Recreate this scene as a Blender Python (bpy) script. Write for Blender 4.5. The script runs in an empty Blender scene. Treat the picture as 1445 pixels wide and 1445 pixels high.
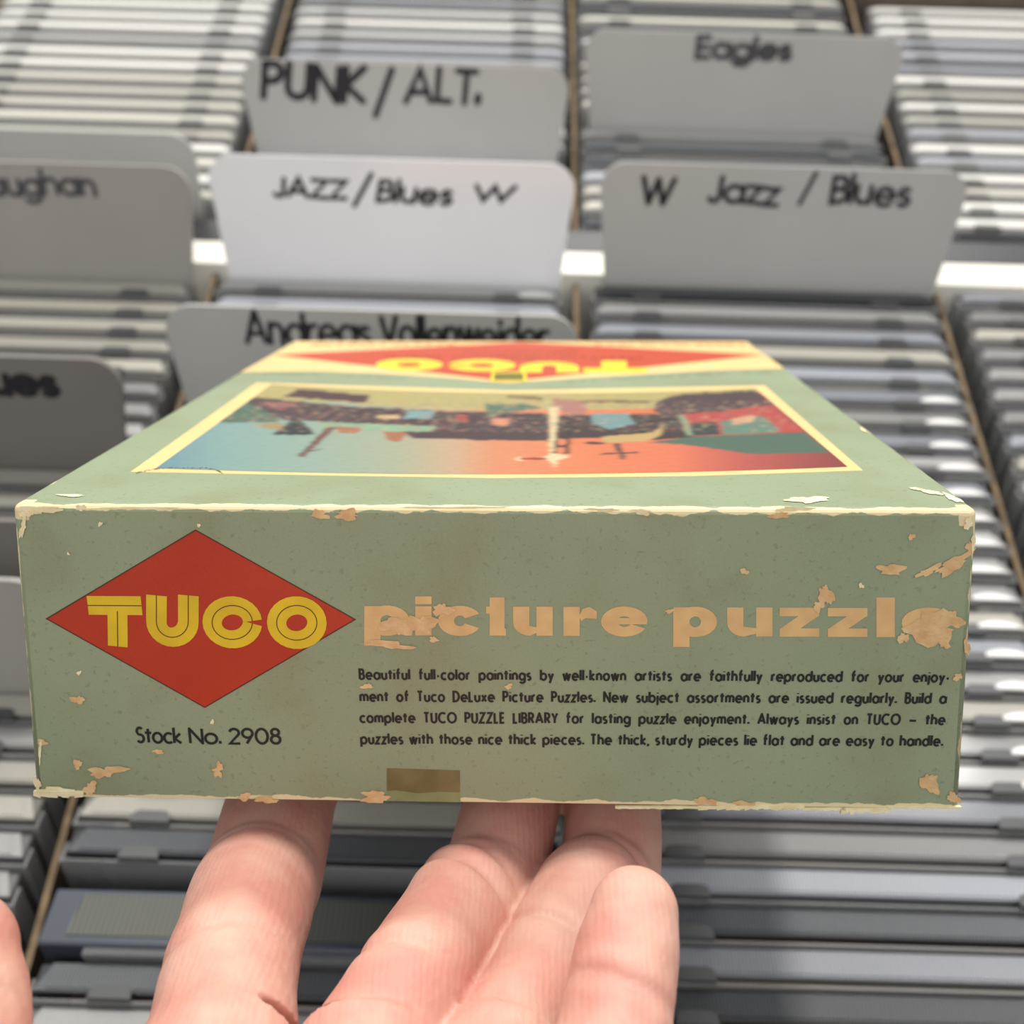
import bpy, bmesh, math, random
from mathutils import Vector, Matrix, noise
import numpy as np

sc = bpy.context.scene
col = sc.collection
PI = math.pi
MM = 0.001

# ------------------------------------------------------------------ camera
F_PX, CEN = 1550.0, 722.5
PITCH, ROLL = math.radians(53.6787), math.radians(1.6987)
TOP = 0.90                                   # height of the tops of the filed discs above the shop floor
CAM = Vector((0, 0, TOP + 0.31118))
FWD = Vector((0, math.cos(PITCH), -math.sin(PITCH)))
_u0 = Vector((0, math.sin(PITCH), math.cos(PITCH)))
RIGHT = Vector((math.cos(ROLL), 0, 0)) + math.sin(ROLL) * _u0
UP = math.cos(ROLL) * _u0 - Vector((math.sin(ROLL), 0, 0))
cam_d = bpy.data.cameras.new('camera')
cam = bpy.data.objects.new('camera', cam_d)
col.objects.link(cam)
CM = Matrix((RIGHT, UP, -FWD)).transposed().to_4x4()
CM.translation = CAM
cam.matrix_world = CM
cam_d.sensor_width = 36.0
cam_d.lens = 36.0 * F_PX / 1445.0
cam_d.clip_start = 0.005
cam_d.clip_end = 60
cam_d.dof.use_dof = True
cam_d.dof.focus_distance = 0.186 * 0.92
cam_d.dof.aperture_fstop = 18
sc.camera = cam

# ------------------------------------------------------------------ world, lamps, exposure
w = bpy.data.worlds.new('shop_light')
sc.world = w
w.use_nodes = True
wn = w.node_tree
bg = wn.nodes['Background']
bg.inputs['Color'].default_value = (0.97, 0.97, 1.0, 1)
bg.inputs['Strength'].default_value = 0.92


def lamp(name, loc, sx, sy, power, colr=(1, 0.96, 0.90), aim=None):
    l = bpy.data.lights.new(name, 'AREA')
    l.shape = 'RECTANGLE'
    l.size, l.size_y, l.energy, l.color = sx, sy, power, colr
    o = bpy.data.objects.new(name, l)
    o.location = loc
    if aim is not None:
        o.rotation_euler = (Vector(aim) - Vector(loc)).to_track_quat('-Z', 'Y').to_euler()
    col.objects.link(o)
    return o


# ceiling fittings of the shop: a spot fitting ahead of the bins, tubes down the aisle; the last is an added fill
lamp('ceiling_or_fill_lamp', (0.02, 1.45, 2.6), 0.20, 0.16, 36, (1, 0.96, 0.90), aim=(0, 0.2, 1))
lamp('ceiling_or_fill_lamp', (0.75, 2.6, 2.6), 1.2, 0.10, 20, (1, 0.98, 0.95), aim=(0.2, 0.3, 1))
lamp('ceiling_or_fill_lamp', (-0.95, 3.0, 2.6), 1.2, 0.10, 14, (1, 0.98, 0.95), aim=(0, 0.3, 1))
lamp('ceiling_or_fill_lamp', (0.1, -1.2, 2.6), 1.2, 0.6, 3, (1, 0.96, 0.92))  # unseen fill lamp behind the camera, added to brighten the fronts facing it

sc.view_settings.view_transform = 'Standard'
sc.view_settings.look = 'None'
sc.view_settings.gamma = 1
sc.view_settings.use_curve_mapping = False
sc.view_settings.exposure = 0.0


# ------------------------------------------------------------------ helpers
def lin(r, g, b):
    def f(c):
        c = c / 255.0
        return c / 12.92 if c <= 0.04045 else ((c + 0.055) / 1.055) ** 2.4
    return (f(r), f(g), f(b), 1.0)


def ray(px, py):
    return FWD + (px - CEN) / F_PX * RIGHT + (CEN - py) / F_PX * UP


SC = 0.92            # size of the hand and the box against the first estimate


def camw(x, y, z):
    """camera-space millimetres (right, up, ahead) to world metres"""
    return CAM + (x * RIGHT + y * UP + z * FWD) * MM * SC


def ground(px, py, z=TOP):
    r = ray(px, py)
    return CAM + r * ((z - CAM.z) / r.z)


def tag(o, label=None, cat=None, group=None, kind=None):
    if label: o['label'] = label
    if cat: o['category'] = cat
    if group: o['group'] = group
    if kind: o['kind'] = kind
    return o


def link(name, me, mat=None, parent=None):
    o = bpy.data.objects.new(name, me)
    if mat is not None:
        if len(me.materials) == 0:
            me.materials.append(mat)
    col.objects.link(o)
    if parent is not None: o.parent = parent
    return o


def obj(name, bm, mat, parent=None, smooth=False):
    me = bpy.data.meshes.new(name)
    bm.to_mesh(me)
    bm.free()
    for m in (mat if isinstance(mat, (list, tuple)) else [mat]):
        me.materials.append(m)
    if smooth:
        for p in me.polygons: p.use_smooth = True
    return link(name, me, None, parent)


def empty(name, loc, rot=(0, 0, 0)):
    o = bpy.data.objects.new(name, None)
    o.empty_display_size = 0.01
    o.location = loc
    o.rotation_euler = rot
    col.objects.link(o)
    return o


def add_box(bm, x0, x1, y0, y1, z0, z1, mi=0, bev=0.0, seg=1, chamf=0.0):
    """box; chamf cuts the two upper ends slantwise in x"""
    vs = [bm.verts.new(p) for p in ((x0, y0, z0), (x1, y0, z0), (x1, y1, z0), (x0, y1, z0),
                                    (x0 + chamf, y0, z1), (x1 - chamf, y0, z1), (x1 - chamf, y1, z1), (x0 + chamf, y1, z1))]
    fs = [bm.faces.new([vs[i] for i in q]) for q in ((3, 2, 1, 0), (4, 5, 6, 7), (0, 1, 5, 4), (1, 2, 6, 5), (2, 3, 7, 6), (3, 0, 4, 7))]
    for f in fs: f.material_index = mi
    if bev > 0:
        es = set(e for f in fs for e in f.edges)
        r = bmesh.ops.bevel(bm, geom=list(es), offset=bev, segments=seg, affect='EDGES', profile=0.5)
        for f in r['faces']: f.material_index = mi
    return vs


def add_prism(bm, pts, y0, y1, mi=0):
    """outline pts (x, z) extruded from y0 to y1"""
    a = [bm.verts.new((x, y0, z)) for x, z in pts]
    b = [bm.verts.new((x, y1, z)) for x, z in pts]
    n = len(pts)
    fs = [bm.faces.new(a), bm.faces.new(b[::-1])]
    for i in range(n):
        fs.append(bm.faces.new((a[i], b[i], b[(i + 1) % n], a[(i + 1) % n])))
    for f in fs: f.material_index = mi


def nodes(m):
    return m.node_tree.nodes, m.node_tree.links


def mat(name, c, rough=0.5, var=0.0, vscale=60, bump=0.0, bscale=200, spec=0.5, coat=0.0, alpha=1.0, metal=0.0,
        ribs=0.0, rib_scale=0, c2=None, tint=0.0):
    m = bpy.data.materials.new(name)
    m.use_nodes = True
    N, L = nodes(m)
    p = N['Principled BSDF']
    base = lin(*c)
    p.inputs['Base Color'].default_value = base
    p.inputs['Roughness'].default_value = rough
    p.inputs['Specular IOR Level'].default_value = spec
    p.inputs['Coat Weight'].default_value = coat
    p.inputs['Coat Roughness'].default_value = 0.12
    p.inputs['Alpha'].default_value = alpha
    p.inputs['Metallic'].default_value = metal
    tc = N.new('ShaderNodeTexCoord')
    if var > 0 or c2:
        nz = N.new('ShaderNodeTexNoise')
        nz.inputs['Scale'].default_value = vscale
        nz.inputs['Detail'].default_value = 5
        L.new(tc.outputs['Object'], nz.inputs['Vector'])
        mx = N.new('ShaderNodeMix')
        mx.data_type = 'RGBA'
        rp = N.new('ShaderNodeMapRange')
        rp.inputs['From Min'].default_value = 0.35
        rp.inputs['From Max'].default_value = 0.65
        L.new(nz.outputs['Fac'], rp.inputs['Value'])
        L.new(rp.outputs['Result'], mx.inputs['Factor'])
        dk = lin(*c2) if c2 else tuple(v * (1 - var) for v in base[:3]) + (1,)
        mx.inputs['A'].default_value = base
        mx.inputs['B'].default_value = dk
        out = mx.outputs['Result']
        L.new(out, p.inputs['Base Color'])
    if tint > 0:                       # each object a little lighter or darker than the next
        oi = N.new('ShaderNodeObjectInfo')
        mr = N.new('ShaderNodeMapRange')
        mr.inputs['To Min'].default_value = 1 - tint
        mr.inputs['To Max'].default_value = 1 + tint
        L.new(oi.outputs['Random'], mr.inputs['Value'])
        hs = N.new('ShaderNodeHueSaturation')
        src = p.inputs['Base Color'].links[0].from_socket if p.inputs['Base Color'].links else None
        if src: L.new(src, hs.inputs['Color'])
        else: hs.inputs['Color'].default_value = base
        L.new(mr.outputs['Result'], hs.inputs['Value'])
        L.new(hs.outputs['Color'], p.inputs['Base Color'])
    if bump > 0 or ribs > 0:
        b = N.new('ShaderNodeBump')
        if ribs > 0:
            wv = N.new('ShaderNodeTexWave')
            wv.wave_type = 'BANDS'
            wv.bands_direction = 'X'
            wv.inputs['Scale'].default_value = rib_scale
            wv.inputs['Distortion'].default_value = 0
            L.new(tc.outputs['Object'], wv.inputs['Vector'])
            L.new(wv.outputs['Fac'], b.inputs['Height'])
            b.inputs['Strength'].default_value = ribs
            b.inputs['Distance'].default_value = 0.0003
        else:
            nb = N.new('ShaderNodeTexNoise')
            nb.inputs['Scale'].default_value = bscale
            nb.inputs['Detail'].default_value = 4
            L.new(tc.outputs['Object'], nb.inputs['Vector'])
            L.new(nb.outputs['Fac'], b.inputs['Height'])
            b.inputs['Strength'].default_value = bump
            b.inputs['Distance'].default_value = 0.0005
        L.new(b.outputs['Normal'], p.inputs['Normal'])
    return m


# ------------------------------------------------------------------ stroke lettering
def arc(cx, cy, rx, ry, a0, a1, n=10):
    return [(cx + rx * math.cos(math.radians(a0 + (a1 - a0) * i / n)), cy + ry * math.sin(math.radians(a0 + (a1 - a0) * i / n))) for i in range(n + 1)]


X = 0.66
R_ = X / 2
ring_ = arc(R_, R_, R_, R_, 0, 360, 18)
G = {
    'a': (X, [ring_, [(X, 0), (X, X)]]),
    'b': (X, [ring_, [(0, 0), (0, 1.05)]]),
    'c': (.55, [arc(R_, R_, R_, R_, 48, 312, 14)]),
    'd': (X, [ring_, [(X, 0), (X, 1.05)]]),
    'e': (X, [[(0.02, R_), (X, R_)] + arc(R_, R_, R_, R_, 0, 315, 16)[1:]]),
    'f': (.38, [[(.14, 0), (.14, .82)] + arc(.34, .82, .20, .22, 180, 85, 5), [(-.06, X), (.42, X)]]),
    'g': (X, [ring_, [(X, X), (X, -.08)] + arc(R_, -.08, R_, .24, 0, -150, 9)]),
    'h': (.54, [[(0, 0), (0, 1.05)], arc(.27, .38, .27, .28, 180, 0, 9) + [(.54, 0)]]),
    'i': (0, [[(0, 0), (0, X)], [(0, .89), (0, .97)]]),
    'j': (.02, [[(.02, X), (.02, -.1)] + arc(-.12, -.1, .14, .18, 0, -80, 4), [(.02, .89), (.02, .97)]]),
    'k': (.5, [[(0, 0), (0, 1.05)], [(.46, X), (.04, .3), (.5, 0)]]),
    'l': (0, [[(0, 0), (0, 1.05)]]),
    'm': (.9, [[(0, 0), (0, X)], arc(.225, .4, .225, .26, 180, 0, 8) + [(.45, 0)], arc(.675, .4, .225, .26, 180, 0, 8) + [(.9, 0)]]),
    'n': (.52, [[(0, 0), (0, X)], arc(.26, .38, .26, .28, 180, 0, 9) + [(.52, 0)]]),
    'o': (X, [ring_]),
    'p': (X, [ring_, [(0, X), (0, -.34)]]),
    'q': (X, [ring_, [(X, X), (X, -.34)]]),
    'r': (.3, [[(0, 0), (0, X)], arc(.27, .36, .27, .29, 180, 75, 6)]),
    's': (.38, [arc(.19, .49, .17, .155, 40, 250, 8) + arc(.19, .17, .19, .165, 80, -140, 8)]),
    't': (.36, [[(.18, 0), (.18, .93)], [(-.06, X), (.42, X)]]),
    'u': (.52, [[(0, X), (0, .27)] + arc(.26, .27, .26, .27, 180, 360, 9)[1:] + [(.52, X)], [(.52, 0), (.52, .3)]]),
    'v': (.54, [[(0, X), (.27, 0), (.54, X)]]),
    'w': (.84, [[(0, X), (.22, 0), (.42, X), (.62, 0), (.84, X)]]),
    'x': (.5, [[(0, X), (.5, 0)], [(.5, X), (0, 0)]]),
    'y': (.52, [[(0, X), (.27, .04)], [(.52, X), (.12, -.33)]]),
    'z': (.46, [[(0, X), (.46, X), (0, 0), (.48, 0)]]),
    'A': (.8, [[(0, 0), (.4, 1), (.8, 0)], [(.14, .3), (.66, .3)]]),
    'B': (.52, [[(0, 0), (0, 1), (.26, 1)] + arc(.26, .77, .22, .23, 90, -90, 7)[1:] + [(0, .54)], [(.26, .54)] + arc(.28, .27, .25, .27, 90, -90, 7) + [(0, 0)]]),
    'C': (.8, [arc(.48, .5, .48, .5, 50, 310, 16)]),
    'D': (.66, [[(0, 0), (0, 1), (.2, 1)] + arc(.2, .5, .46, .5, 90, -90, 12)[1:] + [(0, 0)]]),
    'E': (.44, [[(.44, 1), (0, 1), (0, 0), (.46, 0)], [(0, .52), (.4, .52)]]),
    'I': (0, [[(0, 0), (0, 1)]]),
    'J': (.36, [[(.36, 1), (.36, .2)] + arc(.18, .2, .18, .2, 0, -160, 8)]),
    'K': (.6, [[(0, 0), (0, 1)], [(.55, 1), (.04, .48), (.6, 0)]]),
    'L': (.4, [[(0, 1), (0, 0), (.42, 0)]]),
    'N': (.7, [[(0, 0), (0, 1), (.7, 0), (.7, 1)]]),
    'O': (.98, [arc(.49, .5, .49, .5, 0, 360, 24)]),
    'P': (.5, [[(0, 0), (0, 1), (.24, 1)] + arc(.24, .74, .26, .26, 90, -90, 8)[1:] + [(0, .48)]]),
    'R': (.54, [[(0, 0), (0, 1), (.24, 1)] + arc(.24, .74, .26, .26, 90, -90, 8)[1:] + [(0, .48)], [(.22, .48), (.54, 0)]]),
    'S': (.5, [arc(.25, .75, .22, .24, 40, 255, 9) + arc(.25, .26, .25, .26, 75, -145, 9)]),
    'T': (.6, [[(0, 1), (.6, 1)], [(.3, 1), (.3, 0)]]),
    'U': (.6, [[(0, 1), (0, .3)] + arc(.3, .3, .3, .3, 180, 360, 10)[1:] + [(.6, 1)]]),
    'V': (.7, [[(0, 1), (.35, 0), (.7, 1)]]),
    'W': (1.05, [[(0, 1), (.28, 0), (.52, .95), (.77, 0), (1.05, 1)]]),
    'Y': (.62, [[(0, 1), (.31, .45), (.62, 1)], [(.31, .45), (.31, 0)]]),
    'Z': (.6, [[(0, 1), (.6, 1), (0, 0), (.62, 0)]]),
    '2': (.52, [arc(.26, .73, .25, .27, 165, -20, 9) + [(.0, 0), (.54, 0)]]),
    '9': (.54, [arc(.27, .7, .27, .3, 0, 360, 16), [(.53, .62), (.2, 0)]]),
    '0': (.62, [arc(.31, .5, .31, .5, 0, 360, 20)]),
    '8': (.48, [arc(.24, .77, .2, .23, 0, 360, 14), arc(.24, .27, .24, .27, 0, 360, 14)]),
    '.': (0, [[(0, -.01), (0, .18)]]),
    ',': (0, [[(.03, .08), (-.05, -.17)]]),
    '-': (.24, [[(0, .34), (.24, .34)]]),
    '\u2014': (.8, [[(0, .36), (.8, .36)]]),
    '/': (.45, [[(0, -.15), (.45, 1.05)]]),
    "'": (0, [[(0, .85), (0, 1)]]),
}


def layout(text, gap, space):
    """-> list of polylines in em units and total width"""
    out, x = [], 0.0
    for k, ch in enumerate(text):
        if ch == ' ':
            x += space
            continue
        adv, strokes = G[ch]
        for s in strokes: out.append([(x + a, b) for a, b in s])
        x += adv + gap
    return out, x - gap


LAY = [0.0]


def layer():
    """prints are laid down stroke by stroke, each a hair above the last"""
    LAY[0] = (LAY[0] + 0.0008) % 0.024
    return LAY[0]


def ribbon(bm, line, wd, fn, rnd=True, caps=False, mi=0):
    """flat mitred ribbon of width wd along a 2-D polyline; fn maps 2-D to 3-D"""
    P = [Vector(line[0])]
    for q in line[1:]:
        if (Vector(q) - P[-1]).length > 1e-7: P.append(Vector(q))
    n = len(P)
    if n < 2: return
    closed = (P[0] - P[-1]).length < 1e-6 and n > 3
    h = wd / 2
    layer()
    rows = []
    for i in range(n):
        a = P[i] - P[i - 1] if i else (P[-1] - P[-2] if closed else P[1] - P[0])
        b = P[i + 1] - P[i] if i < n - 1 else (P[1] - P[0] if closed else P[-1] - P[-2])
        a, b = a.normalized(), b.normalized()
        na, nb = Vector((-a.y, a.x)), Vector((-b.y, b.x))
        m = na + nb
        if m.length < .7:              # too sharp to mitre: break the strip here
            rows.append((P[i] + na * h, P[i] - na * h, True, P[i] + nb * h, P[i] - nb * h))
        else:
            m.normalize()
            k = h / max(.5, m.dot(na))
            rows.append((P[i] + m * k, P[i] - m * k, False, P[i] + m * k, P[i] - m * k))
    for i in range(n - 1):
        A, B = rows[i], rows[i + 1]
        f = bm.faces.new([bm.verts.new(fn(*v)) for v in (A[3], B[0], B[1], A[4])])
        f.material_index = mi
    discs = [i for i in range(1, n - 1) if rows[i][2]] if rnd else []
    if caps and not closed: discs += [0, n - 1]
    for i in discs:
        layer()
        f = bm.faces.new([bm.verts.new(fn(P[i].x + h * math.cos(t * PI / 6), P[i].y + h * math.sin(t * PI / 6))) for t in range(12)])
        f.material_index = mi


# ------------------------------------------------------------------ materials
M = {}
M['black_plastic'] = mat('black_plastic', (30, 31, 34), .35, bump=.05)
M['tab'] = mat('tab_plastic', (74, 75, 75), .35)
M['tab_glint'] = mat('painted_tab_glint', (232, 232, 228), .15, coat=.8)  # lamp reflection on the tabs, put in as a near-white colour
M['lid'] = mat('clear_lid', (170, 171, 170), .15, coat=.5, alpha=.38, tint=.15)
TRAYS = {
    'warm': mat('warm_grey_lit_tray', (204, 201, 190), .34, ribs=.8, rib_scale=320, tint=.25, coat=.3),
    'grey': mat('grey_lit_tray', (190, 190, 187), .3, ribs=.8, rib_scale=320, tint=.3, coat=.4),
    'cool': mat('cool_grey_lit_tray', (188, 190, 196), .24, ribs=1.0, rib_scale=320, tint=.3, coat=.6),
    'dark': mat('charcoal_lit_tray', (84, 87, 90), .3, ribs=.8, rib_scale=320, tint=.3, coat=.4),
    'white': mat('white_lit_tray', (236, 234, 228), .34, ribs=.5, rib_scale=320, tint=.1, coat=.3),
}
TRAYS_LIT = TRAYS  # far rows: the sheen of glancing light is put into these paler colours
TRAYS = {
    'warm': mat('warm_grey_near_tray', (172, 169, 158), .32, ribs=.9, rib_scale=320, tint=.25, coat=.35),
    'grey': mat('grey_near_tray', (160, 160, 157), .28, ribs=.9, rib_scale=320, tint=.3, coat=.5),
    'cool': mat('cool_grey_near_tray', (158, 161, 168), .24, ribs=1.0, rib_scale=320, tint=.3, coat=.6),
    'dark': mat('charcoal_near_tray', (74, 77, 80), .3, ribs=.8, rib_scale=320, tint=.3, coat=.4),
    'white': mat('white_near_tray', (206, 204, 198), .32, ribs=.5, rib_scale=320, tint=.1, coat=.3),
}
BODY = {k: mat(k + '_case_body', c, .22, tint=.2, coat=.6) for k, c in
        dict(warm=(112, 110, 104), grey=(100, 100, 98), cool=(98, 100, 103), dark=(38, 39, 42), white=(160, 158, 154)).items()}  # near copies: shade of the gaps between cases put into the colour
BODY_LIT = {k: mat(k + '_far_lit_case_body', c, .2, tint=.2, coat=.6) for k, c in
         dict(warm=(168, 166, 158), grey=(154, 154, 152), cool=(152, 155, 159), dark=(70, 72, 76), white=(202, 200, 196)).items()}  # far copies: brighter light on the far rows put into the colour
M['tab_far_lit'] = mat('far_lit_tab_plastic', (112, 112, 110), .35)  # lighter copy of the tab, far-row brightness put into the colour
BOOKS = [mat('booklet_%s' % n, c, .5, tint=.2) for n, c in
         (('charcoal', (58, 58, 60)), ('slate', (84, 88, 92)), ('brown', (110, 78, 58)), ('cream', (178, 168, 140)), ('maroon', (92, 44, 48)), ('ink', (48, 50, 62)))]
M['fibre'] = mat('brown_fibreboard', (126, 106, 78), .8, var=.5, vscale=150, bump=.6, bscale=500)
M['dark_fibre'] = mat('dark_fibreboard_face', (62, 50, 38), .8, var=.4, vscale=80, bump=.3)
M['white_rail'] = mat('white_painted_rail', (236, 233, 220), .45, var=.06, vscale=40, bump=.1)
M['wood'] = mat('stained_wood', (96, 84, 72), .6, var=.3, vscale=30, bump=.2)
M['floor'] = mat('shop_floor', (120, 116, 108), .6, var=.2, vscale=3)
M['card'] = mat('card_plastic', (188, 188, 184), .36, var=.04, vscale=25)
M['ink'] = mat('marker_ink', (30, 29, 36), .5)
M['thin_ink'] = mat('faded_marker_ink', (72, 72, 76), .5)

# ------------------------------------------------------------------ floor and bins
bm = bmesh.new()
add_box(bm, -3, 3, -3, 4, -0.05, 0)
tag(obj('floor', bm, M['floor']), kind='structure')

M['wall'] = mat('shop_wall', (196, 192, 184), .8, var=.1, vscale=2)  # unseen walls, added to block low light from the horizon
for nm_, q_ in (('wall_left', (-3.1, -3, -3, 4)), ('wall_right', (3, 3.1, -3, 4)), ('wall_back', (-3, 3, 4, 4.1)), ('wall_front', (-3, 3, -3.1, -3))):
    bm = bmesh.new()
    add_box(bm, *q_, 0, 2.75)
    tag(obj(nm_, bm, M['wall']), kind='structure')

PITCHX = 0.1515
XD = [-0.4305, -0.2790, -0.1275, 0.0240, 0.1755, 0.3270, 0.4785]     # divider centres
TILT = math.radians(15)
ST, CT = math.sin(TILT), math.cos(TILT)
YF, YR0, YR1, YK0, YK1, YB = -0.05, 0.3520, 0.3655, 0.3665, 0.3795, 0.66
ZB = -0.128

bin_ = empty('display_bin', (0.024, 0.30, 0))
tag(bin_, 'shop bin with brown fibreboard dividers and white cross rail, full of disc cases', 'bin')


def bpart(name, bm, m, label=None):
    o = obj(name, bm, m, bin_)
    o.location = (-0.024, -0.30, 0)
    if label: o['label'] = label
    return o


def slanted(bm, x0, x1, y0, y1, z0, z1, mi=0):
    """box whose front and back lean with the cases; y given at the top plane"""
    k = ST / CT
    vs = [bm.verts.new((x, y + z * k, TOP + z)) for z in (z0, z1) for x, y in ((x0, y0), (x1, y0), (x1, y1), (x0, y1))]
    for q in ((3, 2, 1, 0), (4, 5, 6, 7), (0, 1, 5, 4), (1, 2, 6, 5), (2, 3, 7, 6), (3, 0, 4, 7)):
        bm.faces.new([vs[i] for i in q]).material_index = mi


rnd = random.Random(4)
for i, xd in enumerate(XD):
    for (a, b) in ((YF, YR0 - .0005), (YK1 + .0005, YB)):
        bm = bmesh.new()
        n = int((b - a) / 0.012)
        t = 0.0010
        rows = []
        for k in range(n + 1):
            y = a + (b - a) * k / n
            dx = 0.0005 * noise.noise(Vector((xd * 30, y * 25, 0)))
            dz = 0.0007 * noise.noise(Vector((xd * 30, y * 60, 5)))
            top = -0.0030 + dz
            sl = ST / CT
            rows.append([bm.verts.new((xd + dx - t, y + ZB * sl, TOP + ZB)), bm.verts.new((xd + dx - t, y, TOP + top)),
                         bm.verts.new((xd + dx + t, y, TOP + top)), bm.verts.new((xd + dx + t, y + ZB * sl, TOP + ZB))])
        for k in range(n):
            A, B = rows[k], rows[k + 1]
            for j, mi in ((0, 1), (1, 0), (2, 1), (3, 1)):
                bm.faces.new((A[j], B[j], B[(j + 1) % 4], A[(j + 1) % 4])).material_index = mi
        bm.faces.new(rows[0]).material_index = 0
        bm.faces.new(rows[-1][::-1]).material_index = 0
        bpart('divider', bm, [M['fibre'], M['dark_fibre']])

bm = bmesh.new()
slanted(bm, XD[0], XD[-1], YR0, YR1, ZB, 0.0012)
bpart('cross_rail', bm, M['white_rail'], 'white painted cross rail')
bm = bmesh.new()
slanted(bm, XD[0], XD[-1], YK0, YK1, ZB, 0.001)
bpart('cross_rail', bm, M['black_plastic'], 'black cross rail behind the white one')
bm = bmesh.new()
slanted(bm, XD[0] - .015, XD[-1] + .015, YB, YB + .016, ZB, 0.004)
bpart('back_rail', bm, M['wood'])
bm = bmesh.new()
slanted(bm, XD[4] + .002, XD[-1] - .002, 0.578, 0.594, ZB, 0.006)
bpart('back_rail', bm, M['wood'])
bm = bmesh.new()
slanted(bm, XD[0] - .015, XD[-1] + .015, YF - .016, YF, ZB, 0.0)
bpart('front_rail', bm, M['wood'])
for x in (XD[0] - .015, XD[-1] + .0015):
    bm = bmesh.new()
    slanted(bm, x, x + .0135, YF, YB, ZB, 0.0)
    bpart('side_panel', bm, M['wood'])
bm = bmesh.new()
add_box(bm, XD[0] - .015, XD[-1] + .015, YF - .06, YB + .02, TOP + ZB - .012, TOP + ZB)
bpart('bottom_panel', bm, M['dark_fibre'])
bm = bmesh.new()
add_box(bm, XD[0] - .01, XD[-1] + .01, YF - .05, YB + .01, 0, TOP + ZB - .012, bev=.004)
bpart('cabinet_base', bm, M['wood'])

# ------------------------------------------------------------------ disc cases
CH = 0.124       # case height
CT_ = 0.0103     # case thickness


def case_tray(bm, mi_body=0, mi_rib=1):
    h = CH
    add_box(bm, -.0700, .0700, -.0028, .0051, 0, h - .0006, mi_body, bev=.0005)
    # slanted-end rim around the ribbed edge
    add_prism_y(bm, [(-.0697, -.0027), (.0697, -.0027), (.0665, .0050), (-.0665, .0050)], h - .0008, h - .0002, mi_rib)
    add_prism_y(bm, [(-.0665, -.0020), (.0665, -.0020), (.0640, .0042), (-.0640, .0042)], h - .0006, h + .00015, mi_rib)


def add_prism_y(bm, pts, z0, z1, mi=0):
    a = [bm.verts.new((x, y, z0)) for x, y in pts]
    b = [bm.verts.new((x, y, z1)) for x, y in pts]
    n = len(pts)
    fs = [bm.faces.new(a[::-1]), bm.faces.new(b)]
    for i in range(n): fs.append(bm.faces.new((a[i], a[(i + 1) % n], b[(i + 1) % n], b[i])))
    for f in fs: f.material_index = mi


def case_lid(bm, mi=0):
    h = CH
    add_box(bm, -.0705, .0705, -.0052, -.0043, 0, h - .0012, mi, bev=.0002)
    for s in (-1, 1):      # short side arms at the ends of the lid
        add_box(bm, s * .0708 - .0005, s * .0708 + .0005, -.0052, .0010, .002, h - .0016, mi)


def case_book(bm, mi=0):
    add_box(bm, -.060, .060, -.0040, -.0032, .002, CH - .0030, mi)


def case_tab(bm, cx, mi=0):
    pts = [(cx - .0058, -.0046), (cx + .0058, -.0046), (cx + .0052, -.0016), (cx + .0035, -.0008), (cx - .0035, -.0008), (cx - .0052, -.0016)]
    add_prism_y(bm, pts, CH - .0035, CH + .00035, mi)


protos = {}


def get_meshes(kind, bk):
    if ('t', kind) not in protos:
        b = bmesh.new(); case_tray(b); me = bpy.data.meshes.new('tray'); b.to_mesh(me); b.free()
        me.materials.append(BODY[kind]); me.materials.append(TRAYS[kind]); protos['t', kind] = me
    if 'l' not in protos:
        b = bmesh.new(); case_lid(b); me = bpy.data.meshes.new('lid'); b.to_mesh(me); b.free(); me.materials.append(M['lid']); protos['l'] = me
    if ('b', bk) not in protos:
        b = bmesh.new(); case_book(b); me = bpy.data.meshes.new('booklet'); b.to_mesh(me); b.free(); me.materials.append(BOOKS[bk]); protos['b', bk] = me
    for s in (-1, 1):
        if ('c', s) not in protos:
            b = bmesh.new(); case_tab(b, s * .049); me = bpy.data.meshes.new('clip'); b.to_mesh(me); b.free(); me.materials.append(M['tab']); protos['c', s] = me
    return protos['t', kind], protos['l'], protos['b', bk], protos['c', -1], protos['c', 1]


def glint_mesh():  # half-moon glint, shaped as a small white piece on the tray edge
    if 'lens' not in protos:
        b = bmesh.new()
        pts = arc(.0600, -.0026, .0085, .0040, 0, 180, 12)
        a0 = [b.verts.new((x, y, CH - .0002)) for x, y in pts]
        a1 = [b.verts.new((.0600 + (x - .06) * .8, -.0026 + (y + .0026) * .8 + .0001, CH + .0005)) for x, y in pts]
        b.faces.new(a1)
        for i in range(len(pts)):
            b.faces.new((a0[i], a0[(i + 1) % len(pts)], a1[(i + 1) % len(pts)], a1[i]))
        me = bpy.data.meshes.new('glint'); b.to_mesh(me); b.free(); me.materials.append(M['tab_glint']); protos['lens'] = me
    return protos['lens']


def joined_mesh(kind, bk):
    k = ('j', kind, bk)
    if k not in protos:
        b = bmesh.new()
        case_tray(b, 0, 1); case_lid(b, 2); case_book(b, 3); case_tab(b, -.049, 4); case_tab(b, .049, 4)
        me = bpy.data.meshes.new('disc_case'); b.to_mesh(me); b.free()
        for m_ in (BODY_LIT[kind], TRAYS_LIT[kind], M['lid'], BOOKS[bk], M['tab_far_lit']): me.materials.append(m_)
        protos[k] = me
    return protos[k]


first = {}


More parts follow.
